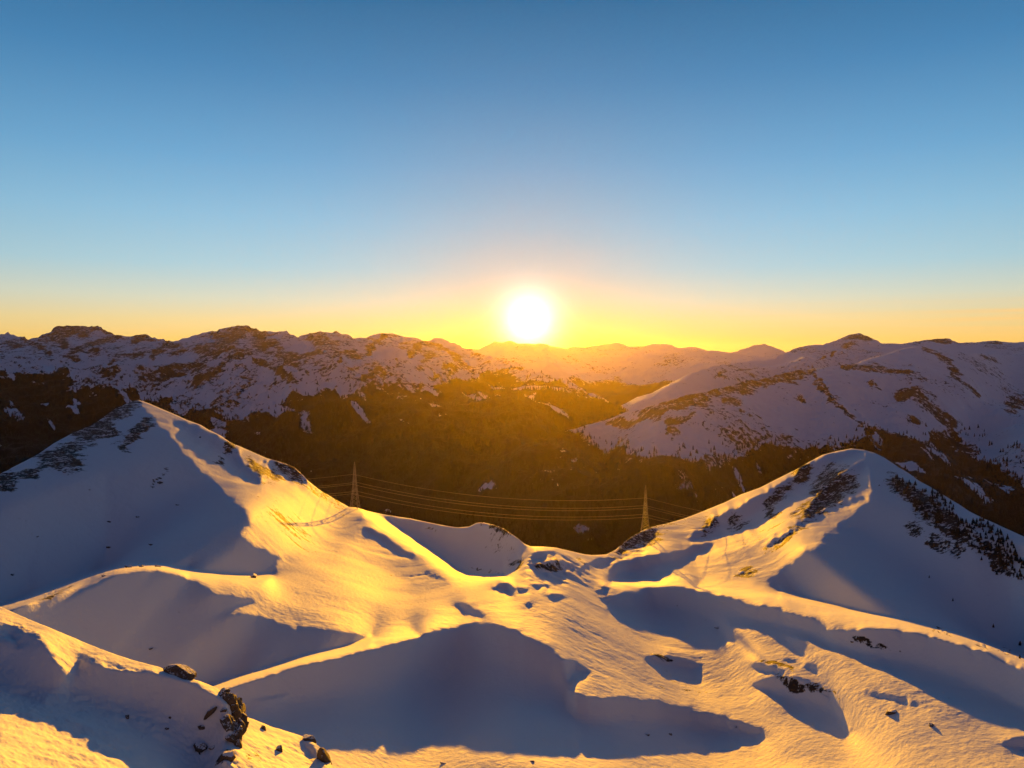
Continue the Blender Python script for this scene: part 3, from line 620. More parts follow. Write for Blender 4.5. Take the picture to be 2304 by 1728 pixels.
BACK_TOP = J(C(2, 1200, 860, 1430, 755, 1600, 690, 1790, 592, 1880, 540, 1980, 512, 2100, 448),
             C(3, 137, 393, 260, 350, 400, 325, 560, 305, 650, 293, 740, 255, 850, 215, 970, 208, 1040, 185, 1100, 160, 1150, 142, 1190, 137, 1250, 160, 1330, 200, 1450, 205, 1560, 190, 1650, 172, 1750, 172, 1810, 200, 1900, 195, 2040, 182, 2120, 195, 2212, 192, 2600, 225, 3300, 290))
B_LIT = [C(2, 1430, 762, 1600, 697, 1790, 598, 1880, 547, 1980, 519, 2100, 454, 2212, 399), C(3, 740, 262, 850, 221)]
back_a = [anch(2, 1300, 900, 3145, .03), anch(2, 1430, 765, 3230, .03), anch(3, 140, 400, 3910, .03), anch(3, 740, 265, 5100, .03), anch(3, 1190, 150, 5780, .03), anch(3, 1650, 180, 5355, .03), anch(3, 2212, 200, 5355, .03),
          anch(3, 0, 650, 3230, .03), anch(3, 800, 450, 3995, .03), anch(3, 1500, 420, 4250, .03), anch(3, 2212, 480, 4250, .03), anch(3, 3000, 400, 4675, .03), anch(3, 1060, 290, 4675, .02, 25)]
G4 = solve(60, 1560, -100, 260, 5, far_k(B_LIT), back_a, ws=.4)
B_ROCK = [(3, 1190, 170, 100, 26, 0, .8), (3, 1130, 220, 60, 20, 0, .75), (3, 1700, 185, 90, 18, 5, .8), (3, 2050, 190, 60, 15, 0, .7), (3, 990, 320, 70, 10, -30, .95), (3, 320, 410, 60, 20, -20, .6), (3, 480, 380, 80, 10, -10, .5)]
def back_attr(x, y, U, T, e):
    rk = blobs(U + 8 * fbm(x, y, 200, 3, 26), T + 8 * fbm(x, y, 150, 3, 27), B_ROCK)
    return {'rock': np.clip(.70 * rk + .30 + .32 * fbm(x, y, 420, 4, 28) + .25 * sstep(.0, .6, fbm(x, y, 700, 5, 310, ridged=True)), 0, 1), 'forest': np.zeros_like(x)}
def back_detail(x, y, U, T, e):
    z = octaves(x, y, [(1200, 40), (500, 22), (200, 10), (90, 5)], 300) + 60 * fbm(x, y, 700, 5, 310, ridged=True)
    return z * (.05 + .95 * sstep(0, 60, e)) + (1 - sstep(0, 30, e)) * octaves(x, y, [(110, 6), (50, 4)], 333)
L4 = build_layer('mountain_range', 'snowy range with one pointed summit behind the rocky ridge on the right', BACK_TOP, 230, G4, 620, 130, 100, 1500, snow_far, back_detail, back_attr, back=(.3, 1.6))

LEFT_TOP = J(C(1, -1500, 230, -600, 190, -250, 130, 0, 155, 50, 143, 110, 160, 180, 180, 300, 150, 340, 112, 400, 101, 500, 104, 540, 98, 575, 108, 610, 103, 650, 125, 740, 165, 830, 165, 900, 150, 950, 172, 1050, 192, 1150, 175, 1230, 155, 1300, 135,
               1345, 140, 1380, 118, 1450, 105, 1540, 98, 1580, 120, 1660, 138, 1720, 132, 1790, 140, 1850, 180, 1920, 155, 1990, 142, 2060, 150),
             C(2, 10, 134, 70, 148, 130, 180, 220, 172, 270, 152, 320, 142, 390, 148, 480, 175, 560, 190, 670, 178, 720, 195, 800, 230, 860, 252, 1000, 300, 1150, 345, 1290, 385, 1500, 475, 1650, 545, 1790, 612, 2000, 740, 2300, 900))
left_a = [anch(1, -1300, 260, 5270, .03), anch(1, 0, 170, 5270, .03), anch(1, 450, 120, 5456, .03), anch(1, 1050, 200, 5332, .03), anch(1, 1540, 115, 5084, .03), anch(2, 320, 160, 4960, .03), anch(2, 860, 265, 5084, .03),
          anch(2, 1300, 410, 3844, .03), anch(2, 1790, 640, 3312, .03), anch(1, 0, 520, 3906, .03), anch(1, 700, 450, 4092, .02), anch(1, 1300, 420, 3968, .02, 40), anch(1, 1100, 650, 3457, .03), anch(2, 500, 1100, 2682, .03), anch(2, 0, 800, 3051, .03),
          anch(1, -200, 900, 3051, .03), anch(2, 500, 1500, 2088, .03), anch(2, 1300, 1300, 2001, .03), anch(2, 1000, 800, 2953, .03), anch(1, 0, 1400, 2175, .03), anch(1, -1300, 900, 3051, .03)]
G5 = solve(-1560, 480, -110, 560, 8, far_k([]), left_a, ws=.6)
LF_ROCK = [(1, 370, 170, 80, 50, 60, 1), (1, 430, 140, 130, 36, 10, .85), (1, 600, 215, 120, 24, -20, .75), (1, 800, 300, 110, 20, -8, .85), (1, 570, 290, 60, 16, 0, .85), (1, 890, 180, 90, 22, 15, .85), (1, 1050, 230, 70, 30, -15, .9),
    (1, 1420, 200, 110, 60, -20, 1), (1, 1560, 130, 120, 36, 15, .9), (1, 1700, 260, 150, 50, 25, 1), (1, 1780, 310, 70, 60, 60, .9), (1, 1500, 330, 90, 30, 20, .9), (1, 1250, 350, 120, 40, -40, .9), (1, 1600, 380, 100, 26, 20, .8),
    (1, 1300, 440, 200, 60, -35, .75), (1, 950, 480, 150, 50, -25, .75), (1, 700, 470, 100, 36, -10, .7), (1, 2000, 200, 120, 40, 20, .85), (1, 2190, 290, 60, 50, 0, .9), (1, 250, 430, 60, 12, 5, .95), (1, 1830, 400, 130, 16, 30, .7),
    (2, 150, 290, 80, 36, -35, .85), (2, 570, 330, 80, 34, -30, .7), (2, 400, 160, 120, 16, 5, .7), (2, 700, 430, 150, 40, -25, .7), (2, 250, 470, 120, 30, -15, .8), (1, 100, 220, 90, 30, 10, .5)]
LF_WOOD = J(C(1, -1600, 470, -600, 490, 0, 515, 100, 500, 200, 480, 330, 465, 430, 480, 500, 530, 620, 555, 700, 490, 860, 490, 1000, 570, 1100, 640, 1300, 640, 1450, 650, 1530, 680, 1570, 600, 1650, 585, 1720, 630, 1800, 540, 1950, 520, 2060, 490),
            C(2, 0, 500, 130, 545, 250, 510, 300, 560, 420, 555, 550, 585, 700, 550, 800, 500, 880, 430, 960, 370, 1040, 340, 1150, 360, 1400, 440, 1800, 600, 2400, 850, 2400, 2000, -3600, 2000))
LF_GAP = [(1, 60, 740, 40, 20, 10, .9), (1, 280, 650, 40, 14, -30, .8), (1, 20, 945, 40, 12, 0, .9), (1, 1600, 800, 40, 20, 0, .5), (1, 1900, 780, 60, 50, 50, .5), (2, 620, 722, 60, 14, 5, .9), (2, 180, 650, 40, 20, 20, .7), (2, 50, 620, 60, 60, 30, .5), (2, 960, 1225, 60, 24, 0, .8), (1, 700, 520, 60, 24, -20, .7), (1, 480, 540, 60, 18, -20, .7)]
LF_BAND = [(C(1, 340, 118, 375, 175, 400, 235), 9), (C(1, 400, 108, 540, 104, 620, 112, 700, 150, 745, 172), 7), (C(1, 745, 170, 600, 212, 480, 262, 430, 305), 6), (C(1, 890, 155, 830, 205), 6), (C(1, 1050, 196, 1000, 252, 950, 300), 6),
           (C(1, 1345, 146, 1375, 200, 1290, 262, 1230, 272), 8), (C(1, 1540, 106, 1440, 190, 1370, 235), 11), (C(1, 1580, 126, 1660, 200, 1780, 262, 1850, 300, 1990, 290), 9), (C(1, 1380, 240, 1500, 330, 1600, 380, 1700, 430, 1850, 490), 6),
           (C(1, 1400, 285, 1250, 342, 1130, 402, 1000, 462, 880, 505), 8), (C(2, 100, 330, 220, 250, 320, 150), 8), (C(2, 480, 290, 560, 198), 7), (C(2, 560, 195, 700, 260, 800, 340, 900, 420), 6), (C(1, 150, 180, 250, 250, 330, 300, 480, 330), 5), (C(1, 700, 330, 600, 390, 480, 430, 300, 470), 7)]
def z_of(T, y): return -T / F * y
def left_attr(x, y, U, T, e):
    w = (ragged(LF_WOOD, x, y, U, T, 26, 300, 61) + ragged(LF_WOOD, x, y, U, T + 10, 34, 240, 62) + ragged(LF_WOOD, x, y, U, T - 12, 44, 240, 63)) / 3
    w = w * (1 - .8 * sstep(.20, .40, fbm(x + 1.1 * y, (y - .6 * x) * .3, 140, 3, 75)) * (1 - ragged(LF_WOOD, x, y, U, T - 120, 80, 400, 76)))
    w = w * np.clip(1 - blobs(U + 6 * fbm(x, y, 160, 2, 64), T, LF_GAP), 0, 1)
    w = np.clip(w - .25 * (fbm(x, y, 700, 3, 66) > .25), 0, 1)
    rk = blobs(U + 12 * fbm(x, y, 350, 3, 67), T + 12 * fbm(x, y, 260, 3, 68), LF_ROCK)
    rk = np.maximum(rk, 1.5 * bands(U + 14 * fbm(x, y, 240, 4, 67), T + 12 * fbm(x, y, 200, 4, 68), LF_BAND))
    return {'rock': np.clip(.46 * rk + .29 + .34 * fbm(x, y, 420, 5, 69) + .34 * sstep(.0, .6, fbm(x, y, 800, 6, 410, ridged=True, gain=.55)) + .20 * fbm(x + 1.2 * z_of(T, y), y * .2, 90, 3, 70), 0, .92), 'forest': w}
def left_detail(x, y, U, T, e):
    z = octaves(x, y, [(1500, 50)], 400) + 130 * fbm(x, y, 800, 6, 410, ridged=True, gain=.55) + octaves(x, y, [(200, 14), (90, 8)], 420)
    return z * (.05 + .95 * sstep(0, 110, e)) + (1 - sstep(0, 60, e)) * 1.5 * (octaves(x, y, [(120, 9), (55, 6)], 430) + 9 * fbm(x, y, 180, 3, 433, ridged=True))
snow_farther = terrain_mat('far_mountain_snow', 11, .6)
L5 = build_layer('mountains', 'long snow and rock range above dark forest, left of the sun', LEFT_TOP, 520, G5, 960, 300, -1500, 420, snow_farther, left_detail, left_attr, back=(.3, 1.6))

MID_TOP = J(C(2, 300, 320, 700, 262, 800, 240, 860, 235, 900, 238, 960, 215, 1010, 192, 1050, 200, 1090, 188, 1150, 205, 1220, 212, 1310, 203, 1360, 225, 1450, 235, 1500, 225, 1560, 230, 1680, 210, 1770, 198, 1830, 218, 1920, 222, 1980, 208, 2060, 203),
            C(3, 0, 205, 60, 225, 170, 230, 280, 248, 400, 263, 470, 240, 550, 215, 605, 207, 660, 225, 730, 255, 800, 280, 1000, 330, 1300, 400))
mid_a = [anch(2, 300, 300, 10500, .03), anch(2, 1100, 200, 10500, .03), anch(2, 1770, 210, 10500, .03), anch(3, 100, 240, 10125, .03), anch(3, 605, 220, 9375, .03), anch(2, 1100, 500, 7125, .03), anch(3, 200, 420, 7125, .03), anch(3, 900, 500, 6750, .03),
         anch(2, 1600, 330, 8850, .02, 30), anch(2, 1900, 330, 8250, .02, 30)]
G6 = solve(-420, 1020, -90, 330, 8, far_k([]), mid_a, ws=.6)
def mid_attr(x, y, U, T, e):
    w = sstep(62, 110, e + 14 * fbm(x, y, 700, 3, 81))
    return {'rock': np.clip(.42 + .5 * fbm(x, y, 600, 4, 82), 0, 1), 'forest': w}
def mid_detail(x, y, U, T, e):
    z = 110 * fbm(x, y, 1900, 5, 510, ridged=True) + octaves(x, y, [(500, 20), (200, 9)], 520)
    return z * (.05 + .95 * sstep(0, 60, e)) + (1 - sstep(0, 40, e)) * (octaves(x, y, [(240, 12), (110, 8)], 530) + 10 * fbm(x, y, 400, 3, 533, ridged=True))
L6 = build_layer('mountain_chain', 'farthest low mountain chain under the setting sun', MID_TOP, 320, G6, 620, 140, -380, 980, snow_farther, mid_detail, mid_attr, back=(.25, 1.6))

# ------------------------------------------------------------------ valley ground to the horizon
gm = plain_mat('valley_ground', (.045, .042, .036), .9, .5, .004)
R = 23000
g = obj('ground', raw_mesh('ground', [(-R, -2900, -1100), (R, -2900, -1100), (R, 15950, -1100), (-R, 15950, -1100)], [(0, 1, 2, 3)], [gm]))
tag(g, 'dark forested valley ground reaching to the horizon', kind='structure')

# =================================================================== TREES
def cone_tree(h, r, tiers, n, seed, trunk=True):
    """jagged conifer: stacked drooping skirts of separate boughs round a thin stem"""
    rg = random.Random(seed); V = []; Fc = []; M = []
    if trunk:
        b = len(V)
        for k in range(5):
            a = k * 2 * math.pi / 5; V += [(.045 * h * math.cos(a) * .5, .045 * h * math.sin(a) * .5, -.12 * h), (.01 * h * math.cos(a), .01 * h * math.sin(a), .8 * h)]
        for k in range(5):
            i = b + 2 * k; j = b + 2 * ((k + 1) % 5); Fc.append((i, j, j + 1, i + 1)); M.append(1)
    for t in range(tiers):
        f = t / tiers
        zt = h * (.30 + .70 * (f + 1.0 / tiers)); zb = h * (.08 + .80 * f)
        rr = r * (1 - f) ** .8 * rg.uniform(.85, 1.12) + .02 * h
        c = len(V); V.append((rg.uniform(-.02, .02) * h, rg.uniform(-.02, .02) * h, min(zt, h)))
        ph = rg.uniform(0, 6.28); m = 2 * n
        for k in range(m):
            a = ph + k * 2 * math.pi / m
            q = rr * (rg.uniform(.85, 1.2) if k % 2 == 0 else rg.uniform(.45, .65))
            V.append((q * math.cos(a), q * math.sin(a), zb + (rg.uniform(-.05, .02) if k % 2 == 0 else .05) * h))
        for k in range(m):
            Fc.append((c, c + 1 + k, c + 1 + (k + 1) % m)); M.append(0)
    return V, Fc, M
needle = plain_mat('dark_needles', (.009, .011, .007), .9, .5, .35)
bark = plain_mat('bark', (.06, .045, .03), .9, .4, 3)
def forest(name, label, Ly, count, hmin, hmax, prob, seed, fac=(3, 3), frame=(-1210, 1210, -60, 560)):
    rg = np.random.default_rng(seed)
    U = rg.uniform(max(frame[0], Ly.U[0]), min(frame[1], Ly.U[-1]), count)
    i = np.clip(np.searchsorted(Ly.U, U) - 1, 0, len(Ly.U) - 2)
    s = rg.uniform(0, 1, count); j = np.clip((s * (Ly.rows - 1)).astype(int), 0, Ly.rows - 2)
    p = prob(Ly, j, i)
    keep = rg.uniform(0, 1, count) < p
    i, j = i[keep], j[keep]; a = rg.uniform(0, 1, len(i)); b = rg.uniform(0, 1, len(i))
    def smp(A): return (A[j, i] * (1 - a) + A[j, i + 1] * a) * (1 - b) + (A[j + 1, i] * (1 - a) + A[j + 1, i + 1] * a) * b
    P = np.stack([smp(Ly.x), smp(Ly.y), smp(Ly.z)], 1)
    n = len(P)
    tv = [cone_tree(1, .22, fac[0], fac[1], 50 + q, False) for q in range(4)]
    h = rg.uniform(hmin, hmax, n); rot = rg.uniform(0, 6.28, n); wd = h * rg.uniform(.8, 1.35, n)
    VV = []; FF = []; off = 0
    for q in range(4):
        ids = np.nonzero(np.arange(n) % 4 == q)[0]
        v = np.array(tv[q][0]); f = np.array(tv[q][1])
        c, s_ = np.cos(rot[ids])[:, None], np.sin(rot[ids])[:, None]
        X = (v[None, :, 0] * c - v[None, :, 1] * s_) * wd[ids][:, None] + P[ids, 0][:, None]
        Y = (v[None, :, 0] * s_ + v[None, :, 1] * c) * wd[ids][:, None] + P[ids, 1][:, None]
        Z = v[None, :, 2] * h[ids][:, None] + P[ids, 2][:, None] - .05 * h[ids][:, None]
        VV.append(np.stack([X, Y, Z], -1).reshape(-1, 3))
        FF.append((f[None] + (np.arange(len(ids)) * len(v))[:, None, None] + off).reshape(-1, 3)); off += len(ids) * len(v)
    V = np.concatenate(VV); Fc = np.concatenate(FF)
    me = bpy.data.meshes.new(name)
    me.vertices.add(len(V)); me.vertices.foreach_set('co', V.reshape(-1).astype(np.float32))
    me.loops.add(len(Fc) * 3); me.loops.foreach_set('vertex_index', Fc.reshape(-1).astype(np.int32))
    me.polygons.add(len(Fc)); me.polygons.foreach_set('loop_start', (np.arange(len(Fc)) * 3).astype(np.int32)); me.polygons.foreach_set('loop_total', np.full(len(Fc), 3, np.int32))
    me.update(calc_edges=True); me.materials.append(needle)
    o = obj(name, me); tag(o, label, kind='stuff')
    print(name, n)
    return o
def sparse(poly, amp, lam, base, seed, pv):
    def f(Ly, j, i):
        x, y = Ly.x[j, i], Ly.y[j, i]
        U, T = x / y * F, -Ly.z[j, i] / y * F
        w = Ly.at['forest'][j, i]
        e = ragged(poly, x, y, U, T, amp, lam, seed)
        g = np.clip(w * (.62 + 1.5 * fbm(x, y, 200, 4, seed + 3)), 0, 1)
        return np.maximum(g, pv * e * np.clip(.5 + 1.6 * fbm(x, y, 120, 3, seed + 5), 0, 1))
    return f
forest('conifer_forest', 'dense dark conifer forest on the mountain flank right of the sun', L3, 36000, 11, 20, sparse(R_WOOD + np.array([0, -26]), 50, 160, .1, 33, .09), 3)
forest('conifer_wood', 'far dark conifer forest filling the valley side below the left range', L5, 30000, 14, 24, sparse(LF_WOOD + np.array([0, -12]), 30, 400, .1, 36, .08), 4)

tree_kinds = []
for q in range(5):
    V, Fc, M = cone_tree(1, .24 + .04 * (q % 3), 6, 6, 90 + q)
    tree_kinds.append(raw_mesh('conifer_tree', V, Fc, [needle, bark], M))
def place_tree(P, h, q, label, group=None):
    o = obj('conifer_tree', tree_kinds[q % 5], None, (P[0], P[1], P[2])); o.scale = (h * random.uniform(.85, 1.25), h * random.uniform(.85, 1.25), h); o.rotation_euler = (0, 0, random.uniform(0, 6.28))
    tag(o, label, 'tree', group)
GROVE = C(12, 430, 530, 520, 520, 620, 570, 700, 560, 800, 630, 900, 620, 1100, 790, 1160, 890, 1210, 980, 1280, 960, 1400, 950, 1520, 1000, 1600, 1090, 1690, 1180, 1740, 1300, 1811, 1340, 1811, 1620, 1700, 1500, 1500, 1360,
          1350, 1290, 1200, 1180, 1100, 1100, 950, 1010, 750, 880, 620, 740, 520, 640)
lo, hi = GROVE.min(0), GROVE.max(0); cnt = 0; tries = 0
spots = []
while cnt < 288 and tries < 6000:
    tries += 1
    u = random.uniform(lo[0], hi[0]); t = random.uniform(lo[1], hi[1])
    if not inside(GROVE, np.array([u]), np.array([t]))[0]: continue
    if fbm(np.array([u]), np.array([t]), 34, 2, 15)[0] < -.3: continue
    if any((u - a) ** 2 + (t - b) ** 2 < 9 for a, b in spots): continue
    spots.append((u, t)); P = at(L2, u, t)
    place_tree(P, random.uniform(7, 15) * P[1] / F, cnt, 'small dark conifer in the open stand down the far flank of the right peak', 'conifers on the right flank of the peak'); cnt += 1
for n, x, y, hp, lab in [(6, 1820, 914, 9, 'lone tiny conifer highest on the shaded snow face right of the peak'), (6, 2043, 1060, 11, 'lone small conifer lower on the shaded snow face above the sunlit ridge line'),
                         (6, 2190, 1158, 12, 'single dark conifer on the shaded snow near the right edge, farthest right of the loners'), (12, 1530, 1440, 12, 'upper conifer of the close pair standing below the stand on the flank'),
                         (12, 1536, 1505, 10, 'lower conifer of the close pair standing below the stand on the flank'), (12, 1382, 1355, 10, 'bushy conifer apart from the stand on its downhill snow edge'),
                         (9, 2180, 280, 11, 'dark bushy conifer right behind the end of the sunlit ridge line'), (6, 1690, 785, 7, 'tiny bush alone in the middle of the shaded snow face')]:
    P = at_px(L2, n, x, y); place_tree(P, hp * P[1] / F, random.randint(0, 4), lab)

# =================================================================== ROCKS
def polytope(seed, sub=3, planes=16, rough=.06, sq=(1, 1, 1)):
    rg = np.random.default_rng(seed)
    import bmesh
    bm = bmesh.new(); bmesh.ops.create_icosphere(bm, subdivisions=sub, radius=1)
    V = np.array([v.co[:] for v in bm.verts]); Fc = [[v.index for v in f.verts] for f in bm.faces]; bm.free()
    D = rg.normal(size=(planes, 3)); D /= np.linalg.norm(D, axis=1)[:, None]
    dist = rg.uniform(.55, 1.0, planes)
    dp = V @ D.T
    r = np.where(dp > .05, dist[None] / np.maximum(dp, .05), 9).min(1)
    r = np.minimum(r, 1.25)
    n = perlin(V[:, 0] * 2.3 + V[:, 2] * 1.7 + seed, V[:, 1] * 2.3 - V[:, 2] * 1.1, seed) + .5 * perlin(V[:, 0] * 5 + V[:, 2] * 4, V[:, 1] * 5 - V[:, 2] * 3, seed + 1)
    V = V * (r * (1 + rough * n))[:, None] * np.array(sq)
    return V, Fc
stone = rock_mat('dark_stone', .80); stone_bare = rock_mat('bare_stone', .78)
def rock(Ly, n, x, y, w, h, label, seed, name='rock', mat=None, group=None, sink=.42, lean=0, lift=0):
    """a boulder w by h survey-sheet units wide and tall, bedded in the snow"""
    P = at_px(Ly, n, x, y); m = CROPS[n][2] * P[1] / F
    W, H = w * m * .56, h * m * .56
    V, Fc = polytope(seed, 3 if w * CROPS[n][2] < 25 else 4, rough=.07)
    a = math.radians(lean)
    X = V[:, 0] * W; Z = V[:, 2] * H
    V = np.stack([X * math.cos(a) - Z * math.sin(a), V[:, 1] * (W + H) * .5, X * math.sin(a) + Z * math.cos(a)], 1)
    o = obj(name, raw_mesh(name, V, Fc, [mat or stone]), None, (P[0], P[1] + .0, P[2] + H * (1 - 2 * sink) * .6 + lift * m))
    tag(o, label, 'rock', group)
    return o
# the crag on the edge of the near hill: one body of rock
def crag(Ly, parts, name, label):
    V0 = []; F0 = []; base = None
    for (x, y, w, h, lean, dy, sd) in parts:
        P = at_px(Ly, 11, x, y); m = CROPS[11][2] * P[1] / F
        if base is None: base = P.copy()
        V, Fc = polytope(sd, 4, 14, .10); a = math.radians(lean)
        X = V[:, 0] * w * m * .60; Z = V[:, 2] * h * m * .62
        V = np.stack([X * math.cos(a) - Z * math.sin(a) + P[0] - base[0], V[:, 1] * (w + h) * m * .36 + P[1] - base[1] + dy, X * math.sin(a) + Z * math.cos(a) + P[2] - base[2]], 1)
        F0 += [[i + len(V0) for i in f] for f in Fc]; V0 += list(V)
    o = obj(name, raw_mesh(name, V0, F0, [stone_bare]), None, tuple(base)); tag(o, label, 'crag')
crag(L1, [(800, 490, 110, 130, 20, .2, 302), (850, 560, 120, 170, 25, .1, 301), (960, 620, 120, 170, 30, .2, 303), (1000, 700, 130, 190, 20, .2, 308), (1030, 790, 110, 160, 10, .2, 309), (930, 700, 90, 140, 35, 0, 310), (905, 640, 150, 170, 30, .1, 313), (840, 520, 110, 130, 25, .1, 314), (985, 940, 130, 190, 5, 0, 315),
           (870, 850, 150, 180, 40, -.1, 304), (930, 910, 150, 150, 35, 0, 311), (960, 990, 140, 190, -20, -.1, 305), (990, 1080, 90, 130, 0, -.1, 307), (900, 1000, 90, 90, 40, -.1, 306), (1060, 850, 70, 110, -10, .2, 312)],
     'crag', 'dark brown angular crag breaking the snow edge of the near hill')
rock(L1, 11, 335, 225, 360, 150, 'long dark boulder lying on the sunlit crest of the near hill', 311, lean=-14, sink=.34)
rock(L1, 11, 645, 715, 70, 190, 'narrow slanting dark rock in the shaded snow left of the crag', 312, lean=-35, mat=stone_bare)
rock(L1, 11, 540, 890, 110, 60, 'small flat dark rock in the snow below the narrow slanting rock', 313, mat=stone_bare, lean=-25)
rock(L1, 11, 525, 1140, 140, 140, 'squat dark boulder low on the shaded snow left of the lower crag', 314, mat=stone_bare)
rock(L1, 11, 672, 1130, 90, 44, 'thin dark stone right beside the squat boulder', 315, mat=stone_bare)
rock(L1, 11, 880, 1230, 190, 150, 'dark snow-edged rock below the crag near the picture bottom', 316, lean=35, mat=stone_bare)
rock(L1, 11, 812, 675, 70, 46, 'small dark stone tucked under the sunlit lip beside the crag', 317, mat=stone_bare)
rock(L1, 11, 1470, 1165, 90, 120, 'dark jagged rock alone in the sunlit snow right of the crag', 338, lean=30, sink=.5)
rock(L1, 11, 1810, 1000, 170, 70, 'low dark rock on the skyline of the hill right of the crag', 319, lean=-35, mat=stone_bare)
rock(L1, 11, 2010, 1250, 130, 260, 'tall dark rock at the right end of the near hill', 341, lean=25, sink=.5)
rock(L1, 11, 1275, 880, 90, 44, 'small dark rib of stone in the sunlit snow just right of the crag', 321, lean=-45, mat=stone_bare)
rock(L1, 7, 703, 890, 30, 26, 'single small cube-like stone in the middle of the shaded near snow', 322, mat=stone_bare)
rock(L1, 7, 940, 898, 16, 14, 'tiny upper stone of the two specks left of the crag', 323, mat=stone_bare)
rock(L1, 7, 922, 960, 22, 18, 'tiny lower stone of the two specks left of the crag', 324, mat=stone_bare)
DOTS = [(4, 400, 593, 26, 14, 'dark stone at the left foot of the rocky shoulder of the left peak'), (4, 945, 1047, 38, 12, 'flat dark stone on shaded snow, right one of the lower two on the left face'),
        (4, 672, 1055, 28, 14, 'dark stone on shaded snow, left one of the lower two on the left face'), (4, 857, 868, 32, 10, 'flat stone in the middle of the shaded left face'), (4, 680, 900, 26, 12, 'stone left of the flat stone in mid left face'),
        (4, 557, 705, 14, 8, 'tiny stone high on the shaded left face'), (4, 232, 995, 20, 8, 'tiny stone near the left edge of the shaded left face'), (4, 75, 1222, 28, 14, 'dark stone in the blue hollow at the far left'),
        (4, 655, 1233, 42, 14, 'dark stone just under the crest of the left mound'), (4, 800, 1186, 46, 22, 'dark rock on the crest of the left mound, leftmost of three'), (4, 878, 1182, 32, 18, 'dark rock on the crest of the left mound, middle of three'),
        (4, 982, 1175, 36, 16, 'dark rock on the crest of the left mound, rightmost of three'), (4, 990, 652, 34, 16, 'stone beneath the rocky streaks of the left peak'), (4, 1105, 790, 22, 10, 'small stone near the sun line of the left peak'),
        (4, 1245, 372, 16, 10, 'tiny stone in the small shaded bowl under the left summit'), (7, 835, 521, 26, 12, 'lone stone in the shaded hollow behind the near hill'),
        (9, 1195, 690, 90, 50, 'dark wedge shaped rock on the sunlit slope at lower right'), (9, 1507, 792, 46, 34, 'small dark rock with a long shadow on the lower right slope'), 
        (8, 965, 523, 20, 9, 'left small stone of two in the broad shadow at bottom centre'), (8, 1040, 523, 12, 7, 'right small stone of two in the broad shadow at bottom centre'),
        (8, 1200, 168, 24, 8, 'flat stone in the shaded hollow right of the centre mound'), (8, 292, 613, 26, 7, 'left small stone in the sunlit strip at the bottom'), (8, 585, 608, 18, 8, 'middle small stone in the sunlit strip at the bottom'),
        (9, 905, 148, 30, 14, 'small stone left of the rocky band in the right shade'), (9, 1270, 216, 18, 10, 'small stone at the right tip of the rocky band in the right shade'), (6, 1415, 276, 10, 7, 'tiny stone on the snow saddle under the right summit')]
for k, (n, x, y, w, h, lab) in enumerate(DOTS):
    rock(L2, n, x, y, w, h, lab, 400 + k, mat=stone_bare, lean=random.uniform(-12, 12))

# =================================================================== POWER LINE
steel = plain_mat('galvanised_steel', (.22, .18, .14), .55, .15, .5, .3)
wire_m = plain_mat('weathered_wire', (.50, .40, .26), .7, .1, 1)
glass = plain_mat('insulator_glass', (.25, .2, .16), .3, .1, 1)
def beam(V, Fc, a, b, r):
    a = np.array(a, float); b = np.array(b, float); d = b - a; L = np.linalg.norm(d); d /= L
    u = np.cross(d, (0, 0, 1)) if abs(d[2]) < .95 else np.cross(d, (1, 0, 0)); u /= np.linalg.norm(u); v = np.cross(d, u)
    i = len(V)
    for p in (a, b):
        for (s, t) in ((1, 1), (-1, 1), (-1, -1), (1, -1)): V.append(tuple(p + (u * s + v * t) * r))
    for k in range(4): Fc.append((i + k, i + (k + 1) % 4, i + 4 + (k + 1) % 4, i + 4 + k))
    Fc += [(i + 3, i + 2, i + 1, i), (i + 4, i + 5, i + 6, i + 7)]
def part(name, beams, m, parent):
    V = []; Fc = []
    for (a, b, r) in beams: beam(V, Fc, a, b, r)
    return obj(name, raw_mesh(name, V, Fc, [m]), parent)
TIERS = [(.79, .075), (.58, .13), (.38, .15)]
